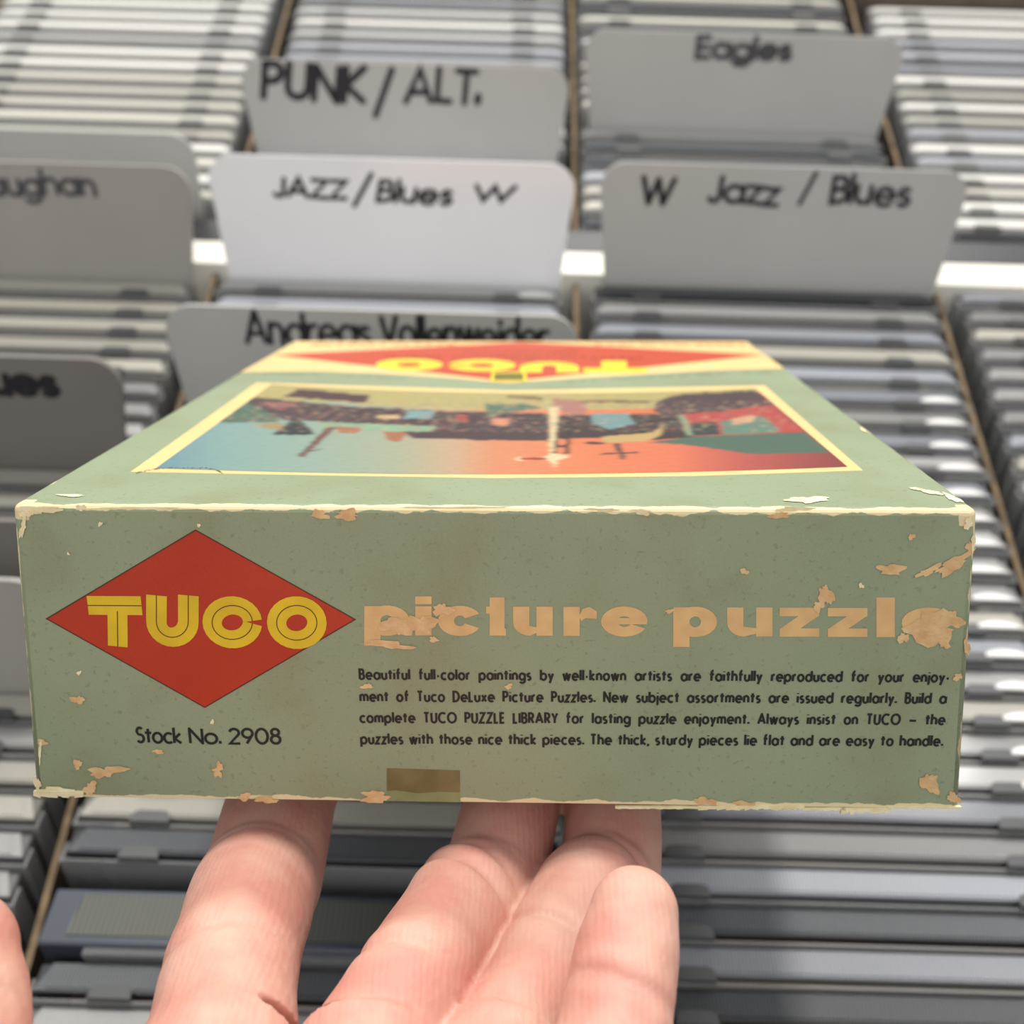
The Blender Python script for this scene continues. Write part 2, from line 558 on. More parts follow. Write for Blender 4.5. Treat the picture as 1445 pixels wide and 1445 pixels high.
def place_case(x, y, kind, bk, detail, dz, dt, label, group):
    """y is where the middle of the case crosses the top plane"""
    t = TILT + dt
    base = Vector((x, y - CH * math.sin(t), TOP + dz - CH * math.cos(t)))
    rot = (-t, 0, 0)
    if not detail:
        o = bpy.data.objects.new('disc_case', joined_mesh(kind, bk))
        col.objects.link(o)
        o.location = base; o.rotation_euler = rot
        return tag(o, label, 'disc case', group)
    key = (kind, bk)
    if key not in first:
        r = empty('disc_case', base, rot)
        ms = get_meshes(kind, bk)
        kids = [link(nm, me_, None, r) for nm, me_ in zip(('tray', 'lid', 'booklet', 'clip', 'clip'), ms)]
        first[key] = (r, kids)
    else:
        r0, kids = first[key]
        r = r0.copy(); col.objects.link(r)
        r.location = base; r.rotation_euler = rot
        for c_ in kids:
            q = c_.copy(); col.objects.link(q); q.parent = r
    return tag(r, label, 'disc case', group)


KN = dict(warm='warm grey', grey='grey', cool='cool grey', dark='charcoal', white='whitish')
COLN = ['in the outermost bin on the left, beyond the frame edge', 'in the leftmost bin column, left of the slanting divider',
        'in the bin column under the left half of the puzzle box', 'in the bin column under the right half of the puzzle box',
        'in the rightmost bin column, past the right divider', 'in the outermost bin on the right, beyond the frame edge']
# how the cases lie sideways in each column (offset from the column's middle) per section
OFF = {('f', 0): 0, ('f', 1): -.0024, ('f', 2): -.0018, ('f', 3): .0018, ('f', 4): .0026, ('f', 5): 0,
       ('b', 0): 0, ('b', 1): -.0024, ('b', 2): .0010, ('b', 3): -.0018, ('b', 4): .0024, ('b', 5): 0}
# cards: (column, y where the card meets the top plane)
CARDY = {('b', 2): [.4300], ('b', 3): [.4600], ('f', 2): [], ('f', 3): [.3495], ('f', 1): [], ('b', 1): []}
WEIGHT = {('f', 1): 'warm grey grey warm', ('f', 2): 'warm grey warm cool grey', ('f', 3): 'warm grey cool cool grey', ('f', 4): 'warm grey cool grey cool',
          ('b', 1): 'white warm white grey warm', ('b', 2): 'white cool warm grey', ('b', 3): 'warm grey cool dark', ('b', 4): 'white warm cool white',
          ('f', 0): 'grey', ('f', 5): 'grey', ('b', 0): 'grey', ('b', 5): 'grey'}

SPECIAL = {}      # (section, column) -> list of (y, kind, booklet) overrides by nearest row
ADJ = {}


def fill(sec, c, y_back, y_front, cards):
    rr = random.Random(100 * c + ord(sec))
    xc = (XD[c] + XD[c + 1]) / 2 + OFF[sec, c]
    step = 0.01098
    y = y_back - step / 2
    kinds = WEIGHT[sec, c].split()
    cards = sorted(cards, reverse=True)
    while y > y_front:
        # leave room for index cards and for the thick case
        if cards and y - .0055 < cards[0] + .0012:
            y = cards[0] - .0014 - step / 2
            cards.pop(0)
            continue
        if (sec, c) == ('f', 2) and DBL0 - .0012 < y < DBL1:
            y = DBL0 - .0014
            continue
        kind = rr.choice(kinds)
        bk = rr.choice([0, 0, 1, 1, 2, 3, 4, 5])
        for (ys, k2, b2) in SPECIAL.get((sec, c), []):
            if abs(ys - y) < step / 2: kind, bk = k2, b2
        r_ = place_case(xc + rr.uniform(-.0006, .0006), y, kind, bk, sec == 'f' and 1 <= c <= 4, rr.uniform(-.0007, .0005),
                        rr.uniform(-.0006, .0006), 'x', 'disc cases in %s bin column' % SHORT[c])
        if sec == 'f' and (c == 3 and .12 < y < .29 or c == 4 and .13 < y < .33 and rr.random() < .3 or c == 2 and y > .27 and rr.random() < .5):
            link('glint', glint_mesh(), None, r_)
        PLACED.append((r_, sec, c, y, kind))
        y -= step + rr.uniform(0, .00012)


SHORT = ['outermost left', 'leftmost', 'left-centre', 'right-centre', 'rightmost', 'outermost right']


PLACED = []
ORD = ['first', 'second', 'third', 'fourth', 'fifth', 'sixth', 'seventh', 'eighth', 'ninth', 'tenth', 'eleventh', 'twelfth', 'thirteenth', 'fourteenth', 'fifteenth',
       'sixteenth', 'seventeenth', 'eighteenth', 'nineteenth', 'twentieth', 'twenty-first', 'twenty-second', 'twenty-third', 'twenty-fourth', 'twenty-fifth',
       'twenty-sixth', 'twenty-seventh', 'twenty-eighth', 'twenty-ninth', 'thirtieth']


def to_px(p):
    q = p - CAM
    z = q.dot(FWD)
    return CEN + F_PX * q.dot(RIGHT) / z, CEN - F_PX * q.dot(UP) / z


# dividing cards as landmarks: (section, column) -> [(y, words)]
MARKS = {}


def label_cases():
    """each case that shows is told apart by its place from the nearest rail, card or box edge of its column"""
    for sec in 'fb':
        for c in range(6):
            rows = sorted([p for p in PLACED if p[1] == sec and p[2] == c], key=lambda p: -p[3])
            lower = 0
            marks = sorted(MARKS.get((sec, c), []), reverse=True)
            cnt = {}
            for (o, _, _, y, kind) in rows:
                px, py = to_px(Vector(((XC[c]), y, TOP)))
                name = SHORT[c] + ' bin column'
                if c in (0, 5) or py > 1475 or py < -25:
                    o['label'] = '%s disc case upright in the %s, outside the picture' % (KN[kind], name)
                    continue
                # spans of the row that the box hides
                if 2 <= c <= 3 and 500 < py < 1132:
                    o['label'] = '%s disc case in the %s, hidden by the puzzle box' % (KN[kind], name)
                    if c == 3 and py < 1000:
                        pass
                    else:
                        continue
                if 2 <= c <= 3 and py >= 1132:
                    lower += 1
                    o['label'] = '%s disc case, %s below the puzzle box edge in the %s' % (KN[kind], ORD[lower - 1], name)
                    continue
                ref = [m_ for m_ in marks if m_[0] > y]
                if ref:
                    word = 'in front of the ' + ref[-1][1]
                elif sec == 'f': word = 'in front of the white rail'
                else: word = None
                if word is None:
                    n = sum(1 for r_ in rows if r_[3] < y and not [m_ for m_ in marks if r_[3] < m_[0] < y]) + 1
                    mk = [m_ for m_ in marks if m_[0] < y]
                    word = 'behind the ' + (mk[0][1] if mk else 'black rail')
                    o['label'] = '%s disc case %s %s, %s' % (KN[kind], ORD[min(n, 30) - 1], word, name)
                    continue
                cnt[word] = cnt.get(word, 0) + 1
                o['label'] = '%s disc case %s %s, %s' % (KN[kind], ORD[cnt[word] - 1], word, name)


g0, g1 = ground(150, 1349), ground(150, 1250)
DBL0, DBL1 = g0.y - .0052, g1.y + .0064
SPECIAL[('f', 3)] = [(ground(1150, 1300).y, 'dark', 2), (ground(1150, 1405).y, 'dark', 3), (ground(1150, 430).y, 'dark', 0), (ground(1150, 1130).y, 'cool', 4)]
SPECIAL[('f', 2)] = [(ground(150, 1378).y, 'dark', 2), (ground(550, 1200).y, 'dark', 1)]

# ------------------------------------------------------------------ index cards
CARD_TILT = math.radians(22)


def make_card(c_name, xc, y0, H, words, label, tilt=22, rise=None, wd=.1456, m=None, z0=0.0, yaw=0.0, ink='ink', thick=.0016, rad=.010):
    """plastic divider card: upper part leans back more than the part between the cases.
       words: list of (text, x_px_left, y_px_base_left, x_px_right, y_px_base_right, cap_px, stroke_px, slant)"""
    t = math.radians(tilt)
    root = empty(c_name, (xc, y0 - .06 * ST, TOP - .06 * CT))
    tag(root, label, 'divider card')
    bm = bmesh.new()
    # outline in card coordinates: u across, v up from the top plane
    out = [(-.0680, -.058), (.0680, -.058), (.0688, 0.0)]
    out += [(wd / 2 - rad + rad * math.cos(a), H - rad + rad * math.sin(a)) for a in [k * PI / 16 for k in range(0, 9)]]
    out += [(-wd / 2 + rad - rad * math.sin(a), H - rad + rad * math.cos(a)) for a in [k * PI / 16 for k in range(0, 9)]]
    out += [(-.0688, 0.0)]

    def P(u, v, off):
        tt = TILT if v <= 0 else t
        y = y0 + v * math.sin(tt) - off * math.cos(tt)
        z = z0 + v * math.cos(tt) + off * math.sin(tt)
        return Vector((xc + u * math.cos(yaw), y + u * math.sin(yaw), TOP + z)) - root.location
    lower = [out[-1], out[0], out[1], out[2]]
    upper = out[2:]
    for ring in (lower, upper):
        a = [bm.verts.new(P(u, v, thick / 2)) for u, v in ring]
        b = [bm.verts.new(P(u, v, -thick / 2)) for u, v in ring]
        n = len(ring)
        bm.faces.new(a); bm.faces.new(b[::-1])
        for i in range(n):
            u0, v0 = ring[i]; u1, v1 = ring[(i + 1) % n]
            if v0 == 0 and v1 == 0: continue
            bm.faces.new((a[i], b[i], b[(i + 1) % n], a[(i + 1) % n]))
    bmesh.ops.recalc_face_normals(bm, faces=bm.faces[:])
    obj('card', bm, m or M['card'], root)
    # lettering lies on the leaning face
    o3 = P(0, 0.0001, thick / 2) + root.location
    nrm = Vector((math.sin(yaw) * math.cos(t), -math.cos(t), math.sin(t))).normalized()
    for wdef in words:
        text, x0, yb0, x1, yb1, cap, sw, slant = wdef

        def onp(px, py):
            r = ray(px, py)
            tt = (o3 + nrm * .00008 - CAM).dot(nrm) / r.dot(nrm)
            return CAM + r * tt
        A, B = onp(x0, yb0), onp(x1, yb1)
        ux = (B - A)
        L_ = ux.length
        ux.normalize()
        uy = nrm.cross(ux).normalized()
        hcap = (onp(x0, yb0 - cap) - A).length
        rr = random.Random(len(text) * 7 + int(x0))
        lines, wtot = layout(text, .2, .45)
        sx = L_ / wtot if wtot > .1 else hcap
        bm = bmesh.new()
        if text == '/':          # one plain slanting stroke between the two points
            lines, sx, hcap = [[(0, 0), (L_, 0)]], 1, 1

        def fn(a, b):
            wob = .03 * math.sin(a * .9 / hcap * .02 + 3)
            return A + ux * a + uy * b + nrm * LAY[0] * MM * 3 - root.location
        for ln in lines:
            jx, jy = rr.uniform(-.02, .02), rr.uniform(-.03, .03)
            if text == '/': jx = jy = 0
            pl = [((a + jx) * sx + slant * b * hcap, (b + jy + (.03 * math.sin(a * 2.1) if text != '/' else 0)) * hcap) for a, b in ln]
            ribbon(bm, pl, 1.35 * sw * L_ / math.hypot(x1 - x0, yb1 - yb0), fn, True, True)
        obj('lettering', bm, M[ink], root)
    return root


def card_y(px_x, px_top, H, tilt):
    """the y at which a card of height H, leaning by tilt, shows its top edge at this row"""
    t = math.radians(tilt)
    p = ground(px_x, px_top, TOP + H * math.cos(t))
    return p.y - H * math.sin(t)


XC = [(XD[i] + XD[i + 1]) / 2 for i in range(6)]
M['card_white'] = mat('white_card', (248, 248, 250), .22, var=.02, vscale=25, coat=.3)
M['card_grey'] = mat('greyish_card', (168, 164, 158), .4, var=.05, vscale=25)
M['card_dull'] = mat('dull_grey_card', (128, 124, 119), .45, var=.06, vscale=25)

cards = []
def add_card(sec, c, px_x, px_top, H, tilt, dx, words, label, **k):
    y0 = k.pop('y0', None) or card_y(px_x, px_top, H, tilt)
    CARDY.setdefault((sec, c), []).append(y0)
    nm_ = k.pop('mark', None)
    if nm_: MARKS.setdefault((sec, c), []).append((y0, nm_))
    make_card('divider_card', XC[c] + dx, y0, H, words, label, tilt=tilt, **k)


for k_ in CARDY: CARDY[k_] = []
add_card('b', 2, 567, 89, .0405, 22, -.0013, [('PUNK', 372, 136, 512, 144, 47, 7.5, .12), ('/', 530, 163, 553, 98, 4, 7, 0), ('ALT', 572, 143, 668, 145, 45, 6.5, .1), ('.', 674, 143, 680, 144, 40, 8, 0)],
         'grey white divider card lettered PUNK/ALT. in black marker', mark='PUNK card')
add_card('b', 3, 1046, 47, .0415, 19, .0005, [('Eagles', 984, 81, 1113, 84, 28, 6, 0)],
         'grey divider card lettered Eagles, in the far bin at upper right', mark='Eagles card', ink='thin_ink')
add_card('f', 3, 1105, 232, .0485, 22, .0045, [('W', 903, 286, 946, 290, 36, 6, 0), ('Jazz', 1000, 284, 1096, 288, 34, 5.5, .05), ('/', 1128, 288, 1152, 244, 4, 5, 0), ('Blues', 1172, 286, 1280, 289, 36, 5.5, 0)],
         'light grey divider card lettered W Jazz /Blues, at the right before the cross rail', y0=.3505)
add_card('f', 2, 552, 240, .0480, 24, .0000, [('JAZZ', 388, 276, 487, 280, 24, 5, .1), ('/', 500, 290, 524, 246, 4, 5, 0), ('Blues', 533, 284, 634, 287, 28, 5, .22), ('W', 668, 282, 722, 284, 20, 5, .25)],
         'bright white divider card lettered JAZZ/Blues W', m=M['card_white'], y0=.3480)
add_card('f', 2, 515, 437, .0450, 20, .0000, [('Andreas', 350, 483, 522, 489, 42, 5.5, 0), ('Vollenweider', 540, 489, 770, 495, 42, 5.5, 0)],
         'greyish divider card lettered Andreas Vollenweider, just behind the puzzle box', mark='Andreas card', ink='ink')
add_card('f', 1, 150, 231, .0455, 22, -.0003, [('Vaughan', -45, 275, 134, 274, 30, 5, 0)],
         'grey divider card lettered Vaughan at the left edge', m=M['card_grey'], ink='thin_ink', y0=.3440)
add_card('b', 1, 150, 187, 0.0325, 22, -.0045, [],
         'blank pale grey divider card behind the Vaughan card', wd=.137, y0=.3870, mark='blank pale card')
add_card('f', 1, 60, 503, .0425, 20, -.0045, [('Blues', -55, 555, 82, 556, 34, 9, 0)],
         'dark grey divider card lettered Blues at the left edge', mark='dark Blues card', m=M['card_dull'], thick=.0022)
add_card('f', 1, 0, 733, .042, 20, -.0045, [], 'blank grey divider card at the left edge behind the near one', mark='dull blank card', m=M['card_dull'])
add_card('f', 1, 0, 817, .042, 20, -.0045, [], 'blank light grey divider card at the left edge nearest the camera', mark='nearest blank card', m=M['card_grey'])
print('CARDS', CARDY)

for c in range(6):
    fill('b', c, (.576 if c >= 4 else YB - .002), YK1 + .0052, list(CARDY.get(('b', c), [])))
    fill('f', c, YR0 - .0004, YF + .045, list(CARDY.get(('f', c), [])))

label_cases()
# the thick charcoal double case in the near bin, and its small amber sticker
dy = g1.y - g0.y
yc = (g0.y + g1.y) / 2
r = empty('double_disc_case', (XC[2] + OFF['f', 2], yc - CH * ST, TOP + .0005 - CH * CT), (-TILT, 0, 0))
tag(r, 'thick charcoal double disc case, twice as deep as its neighbours, lower left', 'disc case')
M['dbl'] = mat('charcoal_plastic', (64, 70, 80), .3, coat=.3)
M['dbl_face'] = mat('grey_green_insert', (74, 77, 68), .5, ribs=.35, rib_scale=200)  # darkened: the shadow over this case is put into the colour
bm = bmesh.new()
add_box(bm, -.071, .071, -dy / 2 + .002, dy / 2, 0, CH, bev=.0006)
obj('case_body', bm, M['dbl'], r)
bm = bmesh.new()
add_prism_y(bm, [(-.064, -dy / 2 + .0045), (.064, -dy / 2 + .0045), (.0625, dy / 2 - .002), (-.0625, dy / 2 - .002)], CH - .0004, CH + .0003)
obj('ribbed_edge', bm, M['dbl_face'], r)
bm = bmesh.new()
add_box(bm, -.0585, .0585, -dy / 2 - .0004, -dy / 2 + .0022, 0, CH - .0012, bev=.0004)
obj('lid', bm, M['lid'], r)

# ------------------------------------------------------------------ puzzle box
BW, BL, BH, BF = .160 * SC, .2119 * SC, .0551 * SC, .0029 * SC


def rotm(v):
    v = Vector(v)
    return Matrix.Rotation(v.length, 3, v.normalized())


_R = rotm((-.28263159, .03123896, -.00099981))
_B = Matrix(((1, 0, 0), (0, 0, 1), (0, 1, 0)))
_RB = _R @ _B
_W = Matrix((RIGHT, UP, FWD)).transposed()
BOXR = _W @ _RB
BOXT = CAM + _W @ Vector((-.00390719, .00088586, .18160375)) * SC
BOXM = BOXR.to_4x4()
BOXM.translation = BOXT
BOXI = BOXM.inverted()


def box_hit(px, py, axis):
    """where the line of sight meets the front (axis 1) or the top (axis 2) plane, in box coordinates"""
    o = BOXI @ CAM
    d = BOXI.to_3x3() @ ray(px, py)
    t = -o[axis] / d[axis]
    return o + d * t


def FP(px, py):
    p = box_hit(px, py, 1)
    return (p.x, p.z)


def TP(px, py):
    p = box_hit(px, py, 2)
    return (p.x, p.y)


def front3(off):
    return lambda x, z: Vector((x, -(off + LAY[0]) * MM, z))


def top3(off):
    return lambda x, y: Vector((x, y, (off + LAY[0]) * MM))


def paper_mat():
    m = mat('green_box_paper', (142, 155, 124), .5, c2=(132, 146, 114), vscale=28, bump=.12, bscale=900)
    N, L = nodes(m)
    p = N['Principled BSDF']
    src = p.inputs['Base Color'].links[0].from_socket
    tc = [n for n in N if n.type == 'TEX_COORD'][0]

    def math_(op, a, b=None, clamp=False):
        n = N.new('ShaderNodeMath')
        n.operation = op
        n.use_clamp = clamp
        for i, v in enumerate((a, b)):
            if v is None: continue
            if isinstance(v, (int, float)): n.inputs[i].default_value = v
            else: L.new(v, n.inputs[i])
        return n.outputs[0]

    def mixc(fac, a, colr):
        n = N.new('ShaderNodeMix')
        n.data_type = 'RGBA'
        L.new(fac, n.inputs['Factor'])
        L.new(a, n.inputs['A'])
        n.inputs['B'].default_value = lin(*colr)
        return n.outputs['Result']

    def nz(scale, detail=4, vec=None):
        n = N.new('ShaderNodeTexNoise')
        n.inputs['Scale'].default_value = scale
        n.inputs['Detail'].default_value = detail
        L.new(vec or tc.outputs['Object'], n.inputs['Vector'])
        return n.outputs['Fac']
    # fine fibres and specks in the paper
    sp = math_('GREATER_THAN', nz(900, 3), .635)
    c_ = mixc(math_('MULTIPLY', sp, .40), src, (100, 108, 80))
    st = math_('MULTIPLY', math_('SUBTRACT', nz(55, 6), .52, True), 3.2, True)
    c_ = mixc(st, c_, (130, 128, 92))
    gr = math_('MULTIPLY', nz(2600, 2), .35)
    c_ = mixc(gr, c_, (172, 184, 150))
    # edges: rubbed through to cream board
    sep = N.new('ShaderNodeSeparateXYZ')
    L.new(tc.outputs['Object'], sep.inputs[0])
    zrel = math_('DIVIDE', math_('MULTIPLY', sep.outputs['Z'], -1), BH)
    hw = math_('ADD', math_('MULTIPLY', zrel, BF), BW / 2)
    dx = math_('SUBTRACT', hw, math_('ABSOLUTE', sep.outputs['X']))
    dyy = math_('SUBTRACT', BL / 2, math_('ABSOLUTE', math_('SUBTRACT', sep.outputs['Y'], BL / 2)))
    dzt = math_('MULTIPLY', sep.outputs['Z'], -1)
    dzb = math_('ADD', sep.outputs['Z'], BH)
    e1 = math_('MAXIMUM', dyy, dzt)        # top front/back edges
    e2 = math_('ADD', math_('MAXIMUM', dx, dyy), .0004)         # upright edges
    e3 = math_('ADD', math_('MAXIMUM', dx, dzt), .0004)
    e4 = math_('ADD', math_('MAXIMUM', dyy, dzb), .0003)
    corner = math_('SUBTRACT', math_('MAXIMUM', math_('MAXIMUM', dx, dyy), dzt), .0018)
    e = math_('MINIMUM', math_('MINIMUM', e1, e2), math_('MINIMUM', math_('MINIMUM', e3, e4), corner))
    lim = math_('ADD', math_('MULTIPLY', math_('SUBTRACT', nz(190, 6), .45), .0026), .00075)
    wear = math_('MULTIPLY', math_('SUBTRACT', lim, e), 9000, True)
    c_ = mixc(wear, c_, (226, 212, 166))
    L.new(c_, p.inputs['Base Color'])
    return m


M['paper'] = paper_mat()
M['cream'] = mat('cream_print', (232, 202, 140), .5, var=.07, vscale=60)
M['cream2'] = mat('cream_lettering', (224, 188, 128), .55, c2=(212, 174, 118), vscale=300)
M['red'] = mat('red_print', (184, 54, 22), .45, c2=(176, 48, 18), vscale=60, bump=.1, bscale=1500)
M['red2'] = mat('faded_red_print', (196, 78, 50), .45, var=.06, vscale=60)
M['yellow'] = mat('yellow_print', (228, 196, 32), .45, c2=(214, 182, 32), vscale=200)
M['yellow2'] = mat('bright_yellow_print', (238, 212, 60), .45, var=.06, vscale=200)
M['line'] = mat('dark_red_line', (92, 44, 20), .5)
M['blk'] = mat('black_print', (26, 28, 24), .5)
M['scuff'] = mat('torn_paper', (226, 194, 142), .8, c2=(208, 168, 118), vscale=350, bump=.5, bscale=900)
M['pale_scuff'] = mat('bare_board', (246, 238, 198), .8, c2=(228, 214, 164), vscale=300, bump=.6, bscale=700)
M['tape'] = mat('old_tape', (122, 114, 74), .3, c2=(106, 98, 60), vscale=260)
M['tape2'] = mat('tape_stain', (138, 148, 100), .4, c2=(126, 136, 90), vscale=260)
M['board'] = mat('grey_chipboard', (122, 108, 84), .85, var=.2, vscale=80, bump=.3)

box = empty('puzzle_box', (0, 0, 0))
box.matrix_world = BOXM
tag(box, 'worn sage green boxed picture puzzle held up on fingertips', 'box')

# lid: a hollow shell with soft edges, flaring slightly towards its open side
bm = bmesh.new()
o_ = [(-BW / 2, 0), (BW / 2, 0), (BW / 2, BL), (-BW / 2, BL)]
f_ = [(-BW / 2 - BF, 0), (BW / 2 + BF, 0), (BW / 2 + BF, BL + BF), (-BW / 2 - BF, BL + BF)]
tv = [bm.verts.new((x, y, 0)) for x, y in o_]
bv = [bm.verts.new((x, y, -BH)) for x, y in f_]
t_ = .0014
iv = [bm.verts.new((x - math.copysign(t_, x), y + (t_ if y < BL / 2 else -t_), -BH)) for x, y in f_]
it = [bm.verts.new((x - math.copysign(t_, x), y + (t_ if y < BL / 2 else -t_), -t_)) for x, y in o_]
bm.faces.new(tv)
outer_e = []
for i in range(4):
    j = (i + 1) % 4
    bm.faces.new((tv[i], bv[i], bv[j], tv[j]))
    bm.faces.new((bv[i], iv[i], iv[j], bv[j]))
    bm.faces.new((iv[i], it[i], it[j], iv[j]))
bm.faces.new(it[::-1])
bmesh.ops.recalc_face_normals(bm, faces=bm.faces[:])
bm.edges.ensure_lookup_table()
oe = [e for e in bm.edges if (e.verts[0] in tv and e.verts[1] in tv) or (e.verts[0] in tv and e.verts[1] in bv) or (e.verts[1] in tv and e.verts[0] in bv)]
bmesh.ops.bevel(bm, geom=oe, offset=.0011, segments=4, affect='EDGES', profile=.5)
lid = obj('box_lid', bm, M['paper'], box)
lid.data.polygons.foreach_set('use_smooth', [len(p.vertices) == 4 and p.area < 4e-5 for p in lid.data.polygons])
bm = bmesh.new()
add_box(bm, -BW / 2 + .0025, BW / 2 - .0025, .0022, BL - .0022, -BH + .0004, -.004, bev=.0012, seg=2)
obj('box_base', bm, M['board'], box)


def poly_obj(name, polys, fn, mt, parent=box):
    LAY[0] = 0.0
    bm = bmesh.new()
    for pg in polys:
        bm.faces.new([bm.verts.new(fn(*q)) for q in pg])
    return obj(name, bm, mt, parent)


# --- front panel print
dia = [FP(66, 873), FP(276, 748), FP(501, 874), FP(289, 998)]
poly_obj('logo_diamond', [dia], front3(.03), M['red'])
bm = bmesh.new()
ribbon(bm, dia + [dia[0]], .00022, front3(.045), True, True)
obj('diamond_outline', bm, M['line'], box)


def px_ribbon(bm, pts, wpx, mapf, fn, rnd=True, caps=False):
    P = [mapf(*p) for p in pts]
    sc_ = (Vector(mapf(pts[0][0] + 10, pts[0][1])) - Vector(mapf(*pts[0]))).length / 10
    ribbon(bm, P, wpx * sc_, fn, rnd, caps)


def arcpx(cx, cy, rx, ry, a0, a1, n=26):
    return [(cx + rx * math.cos(math.radians(a0 + (a1 - a0) * i / n)), cy - ry * math.sin(math.radians(a0 + (a1 - a0) * i / n))) for i in range(n + 1)]


tl = {
    'T': ([[(124, 854), (200, 854.5)], [(166, 862), (166.5, 912)]], 28),
    'U': ([[(221, 840), (221, 876)] + arcpx(243.5, 877, 22.5, 22, 180, 360, 14) + [(266, 840)]], 29),
    'C': ([arcpx(328, 878, 28.5, 24, 5, 356)], 27),
    'O': ([arcpx(419, 878.5, 28.5, 24.5, 0, 360)], 27),
}
bm = bmesh.new()
for k, (ls, wpx) in tl.items():
    for l_ in ls: px_ribbon(bm, l_, wpx, FP, front3(.075), True, False)
obj('logo_lettering', bm, M['yellow'], box)
bm = bmesh.new()
for k, (ls, wpx) in tl.items():
    for l_ in ls: px_ribbon(bm, l_, 1.3, FP, front3(.11), False)
obj('logo_inline', bm, M['line'], box)


def text_px(name, items, mapf, fn, mt, gap=.2, rnd=True, caps=False):
    """items: (text, x0, y0, x1, y1, cap_px, stroke_px, xscale or None for justified)"""
    bm = bmesh.new()
    for (text, x0, y0, x1, y1, cap, sw, sx) in items:
        A, B = Vector(mapf(x0, y0)), Vector(mapf(x1, y1))
        C_ = Vector(mapf(x0, y0 - cap))
        ux = (B - A)
        Lw = ux.length
        ux.normalize()
        uy = Vector((-ux.y, ux.x))
        if (C_ - A).dot(uy) < 0: uy = -uy
        hc = (C_ - A).length
        pxl = Lw / math.hypot(x1 - x0, y1 - y0)
        if sx is None:
            lines, wt = layout(text, gap, 0)
            k = Lw / wt
        else:
            k = sx * hc
            _, w0 = layout(text, gap, 0)
            ns = text.count(' ')
            lines, wt = layout(text, gap, (Lw / k - w0) / ns)
        for ln in lines:
            pl = [(A + ux * a * k + uy * b * hc) for a, b in ln]
            ribbon(bm, [tuple(p) for p in pl], sw * pxl, fn, rnd, caps)
    return obj(name, bm, mt, box)


text_px('stock_lettering', [('Stock', 194, 1047, 256, 1048.5, 20.5, 3.9, None), ('No.', 269, 1048.5, 311, 1049, 20.5, 3.9, None), ('2908', 325, 1049, 396, 1049, 20.5, 3.9, None)],
        FP, front3(.05), M['blk'], gap=.17)
LN = ['Beautiful full-color paintings by well-known artists are faithfully reproduced for your enjoy-',
      'ment of Tuco DeLuxe Picture Puzzles. New subject assortments are issued regularly. Build a',
      'complete TUCO PUZZLE LIBRARY for lasting puzzle enjoyment. Always insist on TUCO \u2014 the',
      'puzzles with those nice thick pieces. The thick, sturdy pieces lie flat and are easy to handle.']
YY = [(958, 507, 962, 1340), (989, 508, 992, 1336), (1019, 508, 1022, 1334), (1049, 509, 1052, 1331)]
text_px('text_lettering', [(t, x0 + 1, y0, x1 - 2, y1, 13.5, 3.35, .76) for t, (y0, x0, y1, x1) in zip(LN, YY)], FP, front3(.05), M['blk'], gap=.33)

# title: extended letters, cap height = ascender
tt = {'p': (514, 578), 'i': (594, 601), 'c': (618, 680), 't': (689, 714), 'u': (724, 780), 'r': (795, 842), 'e': (848, 914),
      'p2': (950, 1012), 'u2': (1026, 1090), 'z': (1100, 1156), 'z2': (1168, 1224), 'l': (1240, 1259), 'e2': (1272, 1350)}
bm = bmesh.new()


